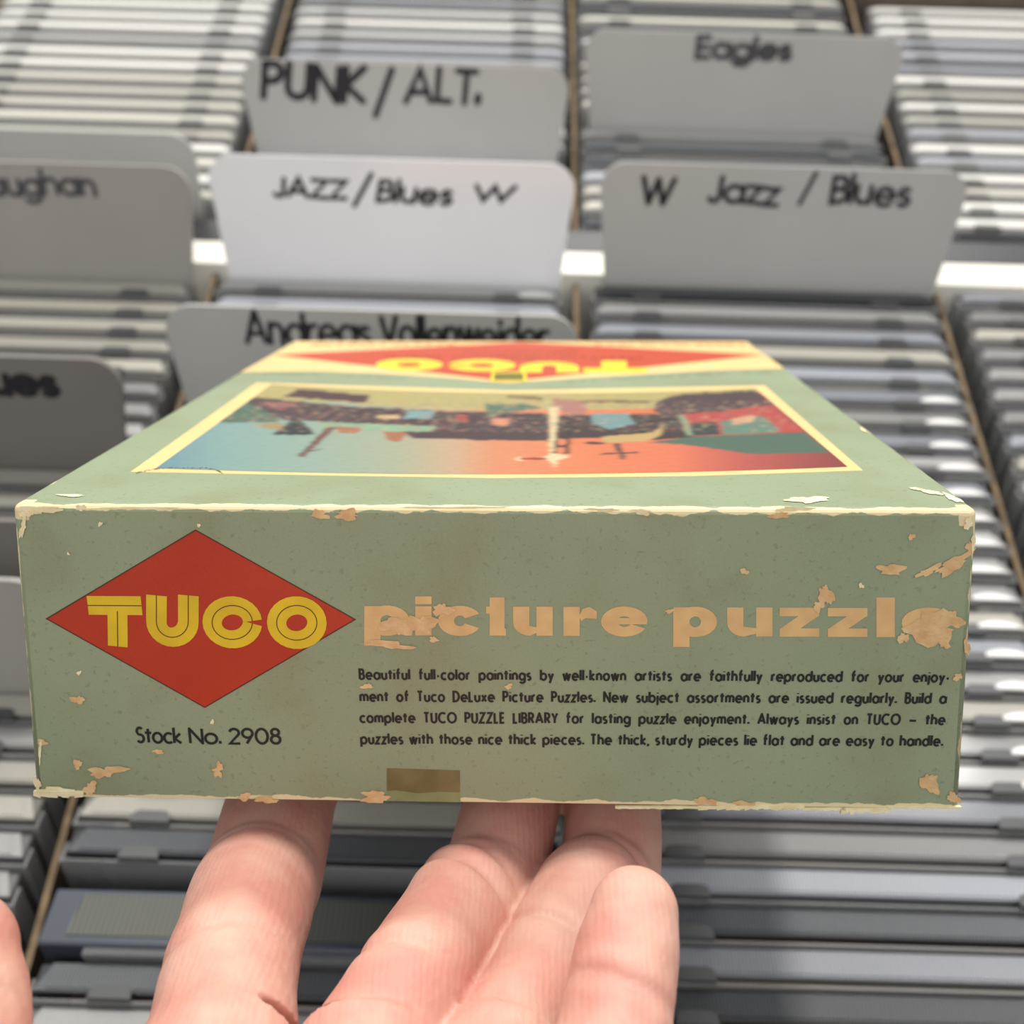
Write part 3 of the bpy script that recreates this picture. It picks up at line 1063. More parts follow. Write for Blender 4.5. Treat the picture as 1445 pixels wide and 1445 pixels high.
def ext(ch, x0, x1, base=896, xh=41):
    """letters drawn in pixels: thick uprights, thinner crossings"""
    wv, wh = 23, 13
    s = []
    yb, yt = base, base - xh
    cx, cy = (x0 + x1) / 2, (yb + yt) / 2
    rx, ry = (x1 - x0) / 2 - wv / 2 + 2, xh / 2 - wh / 2

    def el(a0, a1, n=22):
        # ellipse band with varying thickness, as quads
        q = []
        for i in range(n + 1):
            a = math.radians(a0 + (a1 - a0) * i / n)
            q.append(((cx + (x1 - x0) / 2 * math.cos(a), cy - (xh / 2 + 1) * math.sin(a)), (cx + ((x1 - x0) / 2 - wv) * math.cos(a), cy - (xh / 2 - wh) * math.sin(a))))
        for i in range(n):
            s.append([q[i][0], q[i + 1][0], q[i + 1][1], q[i][1]])

    def bar(ax, ay, bx, by): s.append([(ax, ay), (bx, ay), (bx, by), (ax, by)])
    if ch == 'p':
        el(0, 360); bar(x0, yt, x0 + wv, yb + 15)
    elif ch == 'i':
        bar(cx - wv / 2, yt, cx + wv / 2, yb); bar(cx - wv / 2, yt - 14, cx + wv / 2, yt - 3)
    elif ch == 'l': bar(cx - 13, yt - 15, cx + 13, yb)
    elif ch == 'c': el(28, 332)
    elif ch == 't':
        bar(x0 + 2, yt - 13, x0 + 2 + 21, yb); bar(x0 - 3, yt, x1 - 2, yt + 10); bar(x0 + 8, yb - 10, x1, yb)
    elif ch == 'u':
        bar(x1 - wv, yt, x1, yb); bar(x0, yt, x0 + wv, yb - 18)
        q = [(x0, yb - 19)] + [(x0 + 24 - 24 * math.cos(a), yb - 19 + 19 * math.sin(a)) for a in [k * PI / 12 for k in range(7)]] + [(x1 - wv, yb - 4), (x1 - wv, yb - 12), (x0 + wv, yb - 14), (x0 + wv, yb - 19)]
        s.append(q)
    elif ch == 'r':
        bar(x0, yt, x0 + wv, yb)
        s.append([(x0 + wv - 1, yt + 13), (x0 + wv + 4, yt + 3), (x1 - 10, yt), (x1, yt + 6), (x1, yt + 17), (x1 - 16, yt + 16), (x0 + wv + 2, yt + 20)])
    elif ch == 'e':
        el(0, 333); bar(x0 + wv - 3, cy - 5, x1 - 1, cy + 4)
    elif ch == 'z':
        bar(x0, yt, x1, yt + 12); bar(x0, yb - 12, x1, yb)
        s.append([(x1 - 28, yt + 11), (x1, yt + 11), (x0 + 28, yb - 11), (x0, yb - 11)])
    return s


PZ = []
for k, (a, b) in tt.items():
    PZ += ext(k[0], a, b, 896 + (a - 514) * .004)
for q in PZ:
    layer()
    bm.faces.new([bm.verts.new(front3(.05)(*FP(*p))) for p in q])
obj('title_lettering', bm, M['cream2'], box)


# --- torn and rubbed places
def jag(cx, cy, rx, ry, seed, n=26, rough=.45, ang=0):
    rr = random.Random(seed)
    ph = [rr.uniform(0, 6.28) for _ in range(6)]
    out = []
    ca, sa = math.cos(math.radians(ang)), math.sin(math.radians(ang))
    for i in range(n):
        a = 2 * PI * i / n
        r_ = 1 + rough * (.5 * math.sin(2 * a + ph[0]) + .35 * math.sin(3 * a + ph[1]) + .3 * math.sin(5 * a + ph[2]) + .25 * math.sin(9 * a + ph[3])) + rr.uniform(-.15, .15) * rough * 1.5
        r_ = max(.25, r_)
        x, y = rx * r_ * math.cos(a), ry * r_ * math.sin(a)
        out.append((cx + x * ca - y * sa, cy + x * sa + y * ca))
    return out


def jag_obj(name, specs, mapf, fn, mt):
    bm = bmesh.new()
    for s in specs:
        layer()
        pg = jag(*s[:5], **(s[5] if len(s) > 5 else {}))
        c0 = (sum(p[0] for p in pg) / len(pg), sum(p[1] for p in pg) / len(pg))
        vc = bm.verts.new(fn(*mapf(s[0], s[1])))
        vs = [bm.verts.new(fn(*mapf(*p))) for p in pg]
        for i in range(len(vs)): bm.faces.new((vc, vs[i], vs[(i + 1) % len(vs)]))
    o = obj(name, bm, mt, box)
    o['kind'] = 'stuff'
    return o


jag_obj('torn_print', [(560, 883, 20, 14, 1), (548, 909, 34, 5, 2, {'ang': 4}), (596, 880, 18, 14, 3), (612, 902, 6, 4, 33, {'ang': 40}), (625, 860, 12, 9, 4),
                       (1314, 886, 36, 23, 5, {'rough': .35}), (1342, 873, 15, 12, 55, {'rough': .5}), (1332, 905, 9, 8, 6), (1274, 900, 7, 8, 7), (1165, 840, 9, 16, 8, {'ang': -15}), (1155, 855, 7, 8, 9),
                       (1346, 795, 30, 8, 10, {'ang': -28}), (1310, 805, 18, 5, 11, {'ang': -20}), (1257, 803, 18, 8, 12, {'ang': 10}), (1369, 772, 5, 9, 13),
                       (1312, 1105, 11, 16, 14, {'ang': -10}), (1345, 1125, 9, 7, 15), (150, 1088, 20, 9, 16, {'rough': .6}), (128, 1112, 9, 9, 17), (110, 987, 9, 6, 18),
                       (308, 1087, 8, 8, 19, {'rough': .7}), (224, 1060, 8, 3, 20), (110, 1078, 5, 8, 21, {'ang': 30}), (60, 1047, 7, 4, 22), (452, 726, 13, 6, 23), (490, 726, 17, 7, 24), (1100, 727, 12, 5, 25),
                       (530, 1124, 22, 7, 26), (345, 1124, 9, 5, 27), (375, 1128, 18, 4, 277), (995, 1130, 14, 6, 28), (1050, 1134, 16, 4, 288), (1286, 757, 5, 4, 29), (1351, 955, 6, 5, 30), (1050, 806, 6, 4, 31),
                       (1364, 912, 4, 12, 32), (945, 862, 6, 3, 34), (718, 968, 5, 4, 35), (518, 968, 7, 4, 36)], FP, front3(.14), M['scuff'])
jag_obj('rubbed_stain', [(42, 722, 13, 7, 41), (33, 743, 4, 15, 42, {'ang': 8}), (60, 718, 30, 4, 43), (112, 949, 3, 3, 44), (115, 716, 6, 5, 45), (1366, 738, 6, 8, 46, {'ang': 30}), (1373, 765, 2.5, 14, 47),
                         (80, 1116, 28, 6, 48, {'ang': 5, 'rough': .3}), (53, 1105, 5, 9, 49), (142, 739, 3, 3, 50), (281, 741, 2, 3, 51), (97, 781, 2, 2, 52), (300, 1018, 3, 3, 53), (1215, 826, 4, 3, 54),
                         (905, 722, 14, 4, 56), (850, 719, 22, 2.5, 57), (1120, 718, 30, 3, 58), (200, 717, 60, 2, 59), (640, 716, 60, 1.8, 60), (57, 1060, 2, 16, 61)], FP, front3(.17), M['pale_scuff'])
jag_obj('top_rub_stain', [(1140, 706, 26, 5, 71), (1308, 694, 22, 2.5, 72, {'ang': 10}), (1345, 704, 12, 4, 73, {'ang': 25}), (100, 700, 20, 1.5, 74), (1218, 607, 5, 2, 75, {'ang': 40})], TP, top3(.12), M['pale_scuff'])
# frayed lower edge: little flakes of board standing off the rim
bm = bmesh.new()
rr = random.Random(8)
for (xa, xb, ya, amp) in ((868, 985, 1139, 2), (985, 1130, 1138, 5), (1130, 1188, 1141, 2), (1186, 1252, 1141, 8), (1252, 1345, 1139, 2), (48, 108, 1117, 8)):
    xs = xa
    while xs < xb:
        wx = rr.uniform(5, 14)
        h1, h2 = rr.uniform(.3, 1) * amp, rr.uniform(.3, 1) * amp
        A = [FP(xs, ya - 1.5), FP(xs + wx, ya - 1.5), FP(xs + wx, ya + h1), FP(xs, ya + h2)]
        fr = [bm.verts.new((x, -.0003, z)) for x, z in A]
        bk = [bm.verts.new((x, .0003, z)) for x, z in A]
        bm.faces.new(fr[::-1]); bm.faces.new(bk)
        for i in range(4): bm.faces.new((fr[i], fr[(i + 1) % 4], bk[(i + 1) % 4], bk[i]))
        xs += wx
obj('frayed_edge', bm, M['pale_scuff'], box)['kind'] = 'stuff'
# old tape
poly_obj('tape_stain', [[FP(546, 1084), FP(649, 1087), FP(650, 1132), FP(546, 1130)]], front3(.035), M['tape2'])
tp = [(546, 1084), (649, 1087), (649, 1118), (620, 1117), (590, 1119), (560, 1115), (546, 1116)]
poly_obj('tape', [[FP(*p) for p in tp]], front3(.06), M['tape'])

# --- cover print
poly_obj('cover_band', [[TP(340, 525), TP(440, 524), TP(531, 527), TP(627, 533), TP(716, 541), TP(800, 535), TP(900, 529), TP(1000, 523), TP(1107, 520), (BW / 2 - .0014, BL - .0012), (-BW / 2 + .0014, BL - .0012)]], top3(.03), M['cream'])
poly_obj('cover_diamond', [[TP(384, 501), TP(716, 538), TP(1079, 501), (TP(735, 491)[0], BL - .003)]], top3(.045), M['red2'])
top_t = {
    'T': ([[(914, 523), (824, 523)], [(866.5, 521), (866.5, 510)]], (7.0, 34)),
}
bm = bmesh.new()


def quad_px(pts): bm.faces.new([bm.verts.new(top3(.09)(*TP(*p))) for p in pts])


quad_px([(823, 519.5), (913, 519.5), (913, 526), (823, 526)])
quad_px([(849, 509.5), (884, 509.5), (885, 520), (848, 520)])


def band_px(cx, cy, rx, ry, ix, iy, a0, a1, n=28):
    q = []
    for i in range(n + 1):
        a = math.radians(a0 + (a1 - a0) * i / n)
        q.append(((cx + rx * math.cos(a), cy - ry * math.sin(a)), (cx + ix * math.cos(a), cy - iy * math.sin(a))))
    for i in range(n): quad_px([q[i][0], q[i + 1][0], q[i + 1][1], q[i][1]])


band_px(577.5, 515, 47.5, 8.5, 17, 3, 0, 360)
band_px(680, 516, 48, 8.5, 17, 3, 172, -172)
band_px(775, 519, 42, 8, 10, 3, 0, 180, 14)
quad_px([(733, 519), (765, 519), (765, 526), (733, 526)])
quad_px([(785, 519), (817, 519), (817, 526), (785, 526)])
quad_px([(694, 525), (742, 525), (744, 539), (692, 539)])
obj('cover_logo', bm, M['yellow2'], box)
M['olive'] = mat('olive_print', (120, 118, 50), .5, var=.3, vscale=300)
poly_obj('cover_emblem', [[TP(698, 527), TP(738, 527), TP(739, 537), TP(697, 537)]], top3(.125), M['olive'])
# the small words of the cover are only rows of dark marks at this distance
bm = bmesh.new()
rr = random.Random(3)
for (xa, xb, ya, yb, wpx, st_) in ((655, 815, 495, 498, 2.4, 9), (640, 830, 503, 505, 2.2, 10), (835, 912, 506, 506, 2, 13), (545, 625, 504, 505, 1.6, 9)):
    x = xa
    while x < xb:
        y = rr.uniform(ya, yb)
        a, b = TP(x, y), TP(x + st_ * rr.uniform(.4, .7), y)
        ribbon(bm, [a, b], .0022, top3(.09), False)
        x += st_
obj('cover_small_print', bm, M['line'], box)
bm = bmesh.new()
x = 440
while x < 1050:
    if not 640 < x < 830:
        a, b = TP(x, 486.5), TP(x + rr.uniform(7, 13), 486)
        ribbon(bm, [a, b], .0030, top3(.07), False)
    x += rr.uniform(13, 20)
obj('cover_red_print', bm, M['red2'], box)
bm = bmesh.new()
for (xa, ya, xb, yb) in ((350, 527, 455, 529), (470, 530, 575, 534), (800, 539, 900, 533), (910, 533, 970, 530), (985, 529, 1085, 525)):
    x = xa
    while x < xb:
        y = ya + (yb - ya) * (x - xa) / (xb - xa)
        if rr.random() < .8: ribbon(bm, [TP(x, y), TP(x + 4, y)], .0012, top3(.05), False)
        x += 7
M['dkgreen'] = mat('dark_green_print', (92, 112, 84), .5)
obj('cover_side_print', bm, M['dkgreen'], box)['kind'] = 'stuff'

frame_o = [(184, 666), (362, 540), (720, 551), (1079, 544), (1218, 664), (980, 672), (700, 675), (450, 671)]
frame_i = [(220, 661), (383, 542.5), (720, 554.5), (1066, 548), (1196, 659), (980, 667), (700, 670), (450, 666)]
poly_obj('picture_border', [[TP(*p) for p in frame_o]], top3(.02), M['cream'])


# painted harbour scene, upside down to the viewer: flat colour areas on a fine grid
def z4(u, v): return (160 + u / 2.676, 460 + v / 2.676)
def z5(u, v): return (660 + u / 2.491, 460 + v / 2.491)


SKY = [(220, (98, 135, 145)), (300, (118, 150, 145)), (450, (135, 155, 140)), (560, (150, 155, 130)), (640, (178, 150, 120)), (700, (196, 128, 92)),
       (800, (202, 120, 82)), (950, (200, 110, 80)), (1050, (168, 82, 72)), (1190, (126, 60, 58))]
PAINT = [
    ([(360, 535), (1075, 535), (1072, 560), (930, 577), (700, 580), (600, 576), (350, 562)], (166, 156, 102)),
    ([z4(380, 366), z4(500, 285), z4(640, 300), z4(620, 366)], (72, 98, 82)),
    ([z4(500, 285), z4(540, 270), z4(900, 305), z4(1445, 330), z4(1445, 430), z4(1130, 425), z4(1090, 395), z4(850, 365), z4(640, 355)], (68, 52, 52)),
    ([z4(660, 262), z4(700, 238), z4(970, 262), z4(950, 292), z4(630, 268)], (74, 50, 50)),
    ([z4(600, 412), z4(680, 350), z4(700, 350), z4(765, 412)], (42, 46, 46)),
    ([z4(520, 375), z4(640, 365), z4(640, 395), z4(560, 385)], (150, 130, 90)),
    ([z4(540, 290), z4(700, 285), z4(640, 320)], (130, 78, 72)),
    ([z4(780, 362), z4(1220, 380), z4(1200, 402), z4(780, 390)], (130, 160, 130)),
    ([z4(840, 380), z4(940, 385), z4(920, 408), z4(850, 405)], (150, 100, 70)),
    ([z4(1020, 400), z4(1110, 400), z4(1080, 440), z4(1040, 435)], (150, 100, 70)),
    ([z4(698, 495), z4(722, 495), z4(840, 385), z4(808, 380)], (102, 62, 56)),
    ([z4(685, 486), z4(790, 462), z4(790, 466), z4(685, 490)], (90, 80, 70)),
    ([z4(1110, 320), z4(1210, 320), z4(1200, 350), z4(1100, 352)], (110, 150, 150)),
    ([z4(990, 340), z4(1080, 335), z4(1080, 352), z4(1000, 352)], (190, 160, 120)),
    ([z4(1300, 335), z4(1400, 340), z4(1380, 365), z4(1290, 360)], (150, 60, 55)),
    ([z5(0, 300), z5(290, 310), z5(290, 405), z5(0, 402)], (66, 52, 54)),
    ([z5(60, 275), z5(200, 275), z5(270, 290), z5(150, 305), z5(70, 320)], (80, 105, 85)),
    ([z5(80, 325), z5(150, 325), z5(140, 352), z5(85, 350)], (196, 130, 100)),
    ([z5(140, 245), z5(265, 250), z5(262, 262), z5(140, 254)], (110, 90, 65)),
    ([z5(310, 315), z5(750, 308), z5(795, 392), z5(660, 402), z5(560, 392), z5(310, 398)], (60, 50, 50)),
    ([z5(300, 255), z5(420, 265), z5(415, 310), z5(350, 312), z5(300, 280)], (160, 110, 100)),
    ([z5(430, 310), z5(560, 308), z5(590, 345), z5(500, 365), z5(440, 345)], (105, 140, 140)),
    ([z5(400, 262), z5(650, 262), z5(640, 272), z5(400, 270)], (110, 80, 60)),
    ([z5(470, 390), z5(650, 375), z5(690, 345), z5(680, 385), z5(620, 408), z5(470, 412)], (178, 150, 100)),
    ([z5(650, 300), z5(670, 262), z5(760, 238), z5(1010, 228), z5(1080, 275), z5(900, 300), z5(700, 318)], (74, 60, 62)),
    ([z5(760, 310), z5(1060, 290), z5(1190, 372), z5(1100, 372), z5(790, 388)], (166, 70, 64)),
    ([z5(740, 315), z5(760, 312), z5(795, 385), z5(775, 388)], (130, 150, 120)),
    ([z5(785, 340), z5(870, 338), z5(890, 382), z5(790, 386)], (52, 60, 58)),
    ([z5(885, 335), z5(1040, 318), z5(1105, 374), z5(900, 382)], (92, 122, 106)),
    ([z5(930, 325), z5(1010, 312), z5(1000, 340), z5(930, 345)], (190, 150, 120)),
    ([z5(640, 410), z5(800, 388), z5(1192, 375), z5(1275, 446), z5(1000, 452), z5(870, 432), z5(760, 418)], (76, 98, 84)),
    ([z5(285, 285), z5(322, 285), z5(306, 465), z5(288, 465)], (206, 190, 146)),
    ([z5(318, 320), z5(330, 320), z5(310, 455), z5(300, 455)], (50, 44, 46)),
    ([z5(352, 320), z5(372, 320), z5(354, 450), z5(340, 450)], (50, 44, 46)),
    ([z5(318, 385), z5(350, 385), z5(350, 393), z5(316, 393)], (60, 50, 50)),
    ([z5(314, 420), z5(346, 420), z5(346, 428), z5(312, 428)], (60, 50, 50)),
    ([z5(265, 462), z5(300, 448), z5(365, 458), z5(320, 474), z5(305, 500), z5(290, 478)], (206, 190, 150)),
    ([z5(160, 468), z5(185, 458), z5(190, 478)], (206, 190, 150)),
    ([z5(185, 464), z5(275, 464), z5(275, 472), z5(185, 472)], (150, 60, 50)),
    ([z5(512, 414), z5(530, 412), z5(556, 468), z5(540, 472)], (60, 58, 60)),
    ([z5(468, 448), z5(598, 443), z5(598, 449), z5(468, 454)], (80, 70, 62)),
    ([z5(410, 408), z5(480, 410), z5(480, 418), z5(410, 415)], (60, 50, 50)),
]


def inpoly(xs, ys, pg):
    r_ = np.zeros(xs.shape, bool)
    j = len(pg) - 1
    for i in range(len(pg)):
        xi, yi = pg[i]
        xj, yj = pg[j]
        c1 = (yi > ys) != (yj > ys)
        with np.errstate(divide='ignore', invalid='ignore'):
            c2 = xs < (xj - xi) * (ys - yi) / ((yj - yi) if yj != yi else 1e-9) + xi
        r_ ^= (c1 & c2)
        j = i
    return r_


NU, NV = 300, 110
top_l, top_r = (383, 542.5), (1066, 548)
me = bpy.data.meshes.new('cover_picture')
pts_px = []
for j in range(NV + 1):
    v = j / NV
    for i in range(NU + 1):
        u = i / NU
        # bowed upper and lower rims of the print
        upx = Vector((383 + (1066 - 383) * u, 542.5 + 5.5 * u + 9.5 * 4 * u * (1 - u)))
        lpx = Vector((220 + (1196 - 220) * u, 661 - 2 * u + 9.5 * 4 * u * (1 - u)))
        # even steps on the cover, not in the picture
        k = v / (v + (1 - v) * 1.62)
        q = lpx * (1 - k) + upx * k
        pts_px.append((q.x, q.y))
LAY[0] = 0.0
verts = [top3(.06)(*TP(*p)) for p in pts_px]
faces = [(j * (NU + 1) + i, j * (NU + 1) + i + 1, (j + 1) * (NU + 1) + i + 1, (j + 1) * (NU + 1) + i) for j in range(NV) for i in range(NU)]
me.from_pydata(verts, [], faces)
PX = np.array(pts_px)
jit = np.array([(2.2 * noise.noise(Vector((p[0] * .12, p[1] * .4, 1))), .9 * noise.noise(Vector((p[0] * .12, p[1] * .4, 7)))) for p in pts_px])
sx_, sy_ = PX[:, 0] + jit[:, 0], PX[:, 1] + jit[:, 1]
colr = np.zeros((len(PX), 3))
for ch in range(3): colr[:, ch] = np.interp(sx_, [s[0] for s in SKY], [s[1][ch] for s in SKY])
inside = np.zeros(len(PX), bool)
for pg, cc in PAINT:
    k = inpoly(sx_, sy_, pg)
    colr[k] = cc
    inside |= k
strk = np.array([noise.noise(Vector((p[0] * .10, p[1] * .55, 3))) for p in pts_px])
fine = np.array([noise.noise(Vector((p[0] * .13, p[1] * .45, 11))) for p in pts_px])
band = (sy_ > 566) & (sy_ < 610) & inside
colr *= (1 + .06 * strk)[:, None]
dab = band & (fine > .34)
colr[dab] = colr[dab] * .35 + np.array((176, 112, 92)) * .65
dab = band & (fine < -.40)
colr[dab] = colr[dab] * .4 + np.array((104, 138, 126)) * .6
dab = band & (strk > .42)
colr[dab] = colr[dab] * .4 + np.array((200, 176, 130)) * .6
colr = np.clip(colr, 0, 255) / 255
colr = np.where(colr <= .04045, colr / 12.92, ((colr + .055) / 1.055) ** 2.4)
G3 = colr.reshape(NV + 1, NU + 1, 3)
for _ in range(2):
    G3[:, 1:-1] = .25 * G3[:, :-2] + .5 * G3[:, 1:-1] + .25 * G3[:, 2:]
colr = G3.reshape(-1, 3)
ca = me.color_attributes.new('print', 'FLOAT_COLOR', 'POINT')
ca.data.foreach_set('color', np.c_[colr, np.ones(len(colr))].ravel())
mp = bpy.data.materials.new('painted_print')
mp.use_nodes = True
N, L = nodes(mp)
at = N.new('ShaderNodeAttribute')
at.attribute_name = 'print'
L.new(at.outputs['Color'], N['Principled BSDF'].inputs['Base Color'])
N['Principled BSDF'].inputs['Roughness'].default_value = .42
me.materials.append(mp)
link('cover_picture', me, None, box)
# dirt crumbs along the scratch at the picture's corner
M['dirt'] = mat('brown_dirt', (96, 76, 56), .8)
bm = bmesh.new()
rr = random.Random(9)
for i in range(46):
    u = i / 45
    x, y = 193 + 130 * u, 668 - 7 * math.sin(min(1, u * 3) * PI / 2) + (12 * max(0, u - .75) ** 1.2 * 3) + rr.uniform(-.6, .6)
    if u > .86: x = 193 + 130 * .86 + (u - .86) * 60
    s = rr.uniform(.7, 2.0)
    pg = [(x - s, y), (x, y - s * .5), (x + s, y), (x, y + s * .5)]
    bm.faces.new([bm.verts.new(top3(.08)(*TP(*p))) for p in pg])
obj('scratch_mark', bm, M['dirt'], box)

# ------------------------------------------------------------------ the hand
# chains in camera-space millimetres: (x, y, z, radius)
def pxz(px, py, z): return ((px - CEN) / F_PX * z, (CEN - py) / F_PX * z, z)


# where the underside of the box lies (camera space) for a given x, z
_bo = _W.transposed() @ ((BOXM @ Vector((0, 0, -BH))) - CAM) * 1000 / SC
_bn = _RB @ Vector((0, 0, 1))


def under(x, z, r):
    """centre height so that a finger of radius r touches the underside"""
    # plane: n.(p - bo) = -r
    r += 0.7
    return _bo.y + (-r - _bn.x * (x - _bo.x) - _bn.z * (z - _bo.z)) / _bn.y


def finger(base, path, tip):
    return base + path + tip


WR = (-14, -112, 78)           # wrist
chains = {}
index_ = [pxz(314, 1470, 163) + (11.2,), pxz(322, 1392, 172) + (10.7,), pxz(340, 1322, 184) + (10.8,), pxz(356, 1268, 196) + (11.2,), pxz(374, 1226, 208) + (11.2,)]
index_ += [(-46.0, under(-46.0, 221, 11.0), 221, 10.6), (-43, under(-43.0, 236, 9.8), 236, 9.4), (-41, under(-41.0, 249, 8.4), 249, 8.2)]
middle_ = [pxz(526, 1480, 163) + (9.8,), pxz(578, 1392, 172) + (9.2,), pxz(612, 1335, 183) + (9.3,), pxz(655, 1280, 195) + (10.1,), pxz(696, 1234, 207) + (9.8,)]
middle_ += [(0.6, under(.6, 220, 10.0), 220, 9.4), (5, under(5, 240, 9.2), 240, 9.0), (9, under(9, 260, 8), 260, 8.2)]
ring_f = [pxz(706, 1490, 167) + (9.4,), pxz(762, 1392, 179) + (8.9,), pxz(795, 1325, 188) + (9.2,), pxz(828, 1268, 198) + (9.9,), pxz(860, 1230, 209) + (9.7,)]
ring_f += [(20.8, under(20.8, 221, 9.9), 221, 9.3), (27, under(27, 239, 8.7), 239, 8.5), (32, under(32, 254, 7.6), 254, 7.7)]
pinky_ = [pxz(838, 1560, 144) + (9.0,), pxz(864, 1470, 151) + (8.0,), pxz(876, 1400, 156) + (7.7,), pxz(886, 1340, 160) + (7.6,), pxz(894, 1290, 163) + (6.7,)]
thumb_ = [pxz(-150, 1700, 128) + (11.5,), pxz(-95, 1560, 138) + (11,), pxz(-72, 1450, 146) + (10.3,), pxz(-66, 1385, 150) + (9.4,), pxz(-62, 1345, 152) + (8.2,)]


def resample(ch, step=.7):
    """Catmull-Rom through the joints, in mm"""
    P = [Vector(c) for c in ch]
    P = [P[0] * 2 - P[1]] + P + [P[-1] * 2 - P[-2]]
    out = []
    for i in range(1, len(P) - 2):
        seg = (Vector(P[i + 1][:3]) - Vector(P[i][:3])).length
        n = max(2, int(seg / step))
        for k in range(n):
            t = k / n
            a, b, c, d = P[i - 1], P[i], P[i + 1], P[i + 2]
            out.append(.5 * ((2 * b) + (c - a) * t + (2 * a - 5 * b + 4 * c - d) * t * t + (3 * b - a - 3 * c + d) * t ** 3))
    out.append(P[-2])
    return out


def sweep(bm, ch, creases=(), flat=1.0, nseg=40, seed=0):
    pts = resample(ch)
    cs = [0.0]
    for i in range(1, len(pts)): cs.append(cs[-1] + (pts[i].to_3d() - pts[i - 1].to_3d()).length)
    side0 = Vector((1, 0, 0))
    rings = []
    tot = cs[-1]
    cre = []
    for (joint, depth, wdt, sk) in creases:      # joint index -> arc length nearest
        p = Vector(ch[int(joint)][:3])
        if joint != int(joint):
            p = p.lerp(Vector(ch[int(joint) + 1][:3]), joint - int(joint))
        s = min(range(len(pts)), key=lambda i: (pts[i].to_3d() - p).length)
        cre.append((cs[s], depth, wdt, sk))
    endp = pts[-1].to_3d()
    for i, p in enumerate(pts):
        c = p.to_3d()
        r = p[3]
        t = (pts[min(i + 1, len(pts) - 1)].to_3d() - pts[max(i - 1, 0)].to_3d()).normalized()
        sd = (side0 - t * side0.dot(t)).normalized()
        up = sd.cross(t).normalized()
        if up.dot(Vector((0, 1, -.4))) < 0: up = -up
        ring = []
        for k in range(nseg):
            a = 2 * PI * k / nseg
            dip = 0
            for (s0, depth, wdt, sk) in cre:
                sh = cs[i] - s0 - sk * math.cos(a) * r * .35
                g = math.exp(-(sh / wdt) ** 2)
                palmar = max(0, math.sin(a)) ** .7
                dip += depth * g * palmar
                # skin bulges a little either side of the fold
                dip -= depth * .35 * palmar * (math.exp(-((sh - 2.6) / 2.0) ** 2) + math.exp(-((sh + 2.6) / 2.0) ** 2))
            nn = .25 * noise.noise(Vector((c.x * .12 + seed, c.y * .12 + a, c.z * .12)))
            rr_ = r - dip + nn
            v = c + sd * (math.cos(a) * rr_) + up * (math.sin(a) * rr_ * flat)
            ring.append(v)
        rings.append(ring)
    # rounded tip
    t = (pts[-1].to_3d() - pts[-2].to_3d()).normalized()
    r = pts[-1][3]
    base = rings[-1]
    for q in range(1, 9):
        a = q / 9 * PI / 2
        rings.append([endp + (v - endp) * math.cos(a) + t * (r * 1.05 * math.sin(a)) for v in base])
    vs = [[bm.verts.new(camw(*v)) for v in rg] for rg in rings]
    for i in range(len(vs) - 1):
        for k in range(nseg):
            bm.faces.new((vs[i][k], vs[i][(k + 1) % nseg], vs[i + 1][(k + 1) % nseg], vs[i + 1][k]))
    bm.faces.new(vs[0][::-1])
    bm.faces.new(vs[-1])


bm = bmesh.new()
sweep(bm, index_, [(1.15, .6, .9, .25), (3.4, .3, .8, 0), (5.2, .7, .8, 0)], seed=1)
sweep(bm, middle_, [(1.0, 1.0, .75, .3), (2.9, 1.0, .75, -.5), (3.25, .6, .6, -.5), (5.4, .7, .8, 0)], seed=2)
sweep(bm, ring_f, [(1.6, 1.0, .75, -.4), (3.5, 1.0, .7, -.4), (5.4, .7, .8, 0)], seed=3)
sweep(bm, pinky_, [(1.95, .8, .7, -.3), (1.7, .6, .6, -.3)], flat=.92, seed=4)
sweep(bm, thumb_, [(2.2, .8, .7, 0)], seed=5)
# palm: a bundle of broad rays from the finger roots to the wrist, merged by the remesh
W1, W2, W3, W4 = (-32, -108, 92), (-18, -110, 88), (-4, -111, 88), (8, -110, 92)
for ch in (
    [index_[0][:3] + (11.5,), (-44, -88, 142, 12.5), (-36, -98, 118, 13), W1 + (14,)],
    [middle_[0][:3] + (11.2,), (-22, -90, 142, 12.5), (-20, -100, 118, 13), W2 + (14,)],
    [ring_f[0][:3] + (11,), (-6, -91, 142, 12.5), (-6, -101, 118, 13), W3 + (14,)],
    [pinky_[0][:3] + (10,), (9, -92, 134, 12), (7, -101, 114, 13), W4 + (13.5,)],
    [thumb_[0][:3] + (12.5,), (-58, -93, 118, 15), (-42, -101, 104, 16), W1 + (15,)],
    [(-12, -109, 96, 19), (-12, -114, 80, 20), (-12, -120, 50, 22), (-10, -128, 10, 25), (-8, -140, -60, 29), (-6, -150, -110, 31)],
    [(-28, -109, 96, 15), (-27, -114, 80, 17), (-28, -120, 50, 20), (-28, -128, 10, 23), (-28, -140, -60, 27), (-28, -150, -110, 28)],
    [(-38, -89, 156, 9.5), (-24, -89, 157, 10), (-6, -88, 158, 10.5), (8, -89, 150, 10)],
    [(-40, -94, 135, 13), (-22, -96, 135, 13), (-4, -96, 135, 13), (6, -96, 128, 12)],
    [(-40, -100, 112, 14), (-22, -103, 110, 14), (0, -104, 110, 14)],
): sweep(bm, ch, nseg=24)

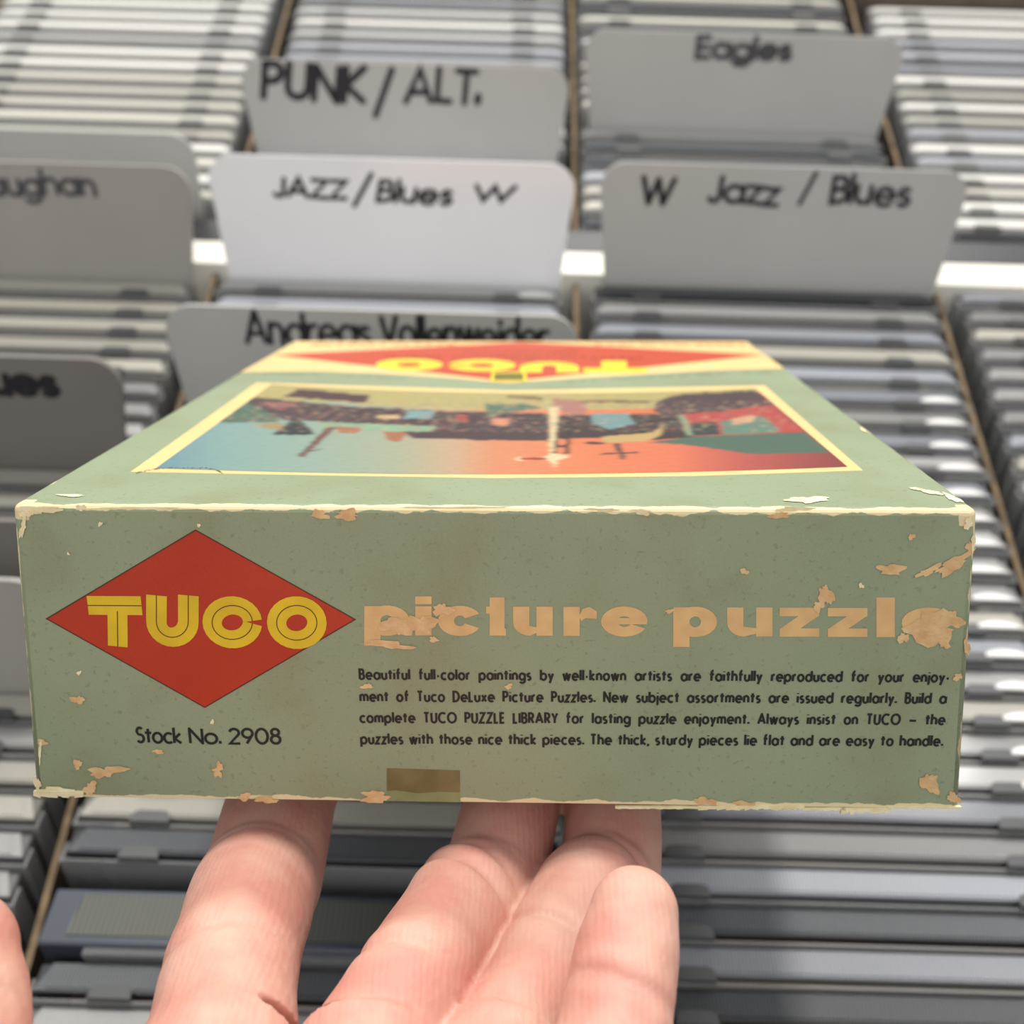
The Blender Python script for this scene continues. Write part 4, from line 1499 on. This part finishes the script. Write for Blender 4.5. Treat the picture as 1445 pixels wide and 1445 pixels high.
skin = bpy.data.materials.new('skin')
skin.use_nodes = True
N, L = nodes(skin)
p = N['Principled BSDF']
tc = N.new('ShaderNodeTexCoord')
n1 = N.new('ShaderNodeTexNoise'); n1.inputs['Scale'].default_value = 85; n1.inputs['Detail'].default_value = 4
L.new(tc.outputs['Object'], n1.inputs['Vector'])
cr = N.new('ShaderNodeValToRGB')
cr.color_ramp.elements[0].position = .34; cr.color_ramp.elements[0].color = lin(218, 173, 154)
cr.color_ramp.elements[1].position = .66; cr.color_ramp.elements[1].color = lin(206, 143, 128)
L.new(n1.outputs['Fac'], cr.inputs['Fac'])
L.new(cr.outputs['Color'], p.inputs['Base Color'])
p.inputs['Roughness'].default_value = .60
p.inputs['Subsurface Weight'].default_value = .3
p.inputs['Subsurface Radius'].default_value = (.0040, .0013, .0007)
p.inputs['Subsurface Scale'].default_value = 1.0
wv = N.new('ShaderNodeTexWave'); wv.inputs['Scale'].default_value = 330; wv.inputs['Distortion'].default_value = 9; wv.inputs['Detail'].default_value = 2
wv.inputs['Detail Scale'].default_value = .22
L.new(tc.outputs['Object'], wv.inputs['Vector'])
n2 = N.new('ShaderNodeTexNoise'); n2.inputs['Scale'].default_value = 420; n2.inputs['Detail'].default_value = 5
L.new(tc.outputs['Object'], n2.inputs['Vector'])
ad = N.new('ShaderNodeMath'); ad.operation = 'MULTIPLY_ADD'
L.new(wv.outputs['Fac'], ad.inputs[0]); ad.inputs[1].default_value = .10; L.new(n2.outputs['Fac'], ad.inputs[2])
b = N.new('ShaderNodeBump'); b.inputs['Strength'].default_value = .9; b.inputs['Distance'].default_value = .0003
L.new(ad.outputs[0], b.inputs['Height'])
L.new(b.outputs['Normal'], p.inputs['Normal'])

bmesh.ops.recalc_face_normals(bm, faces=bm.faces[:])
hand = obj('hand', bm, skin, None, smooth=True)
tag(hand, 'left hand and forearm, palm up, fingertips holding the puzzle box from below', 'hand')
rm = hand.modifiers.new('merge', 'REMESH')
rm.mode = 'VOXEL'; rm.voxel_size = .0005; rm.use_smooth_shade = True
sm = hand.modifiers.new('soften', 'SMOOTH'); sm.factor = .5; sm.iterations = 4
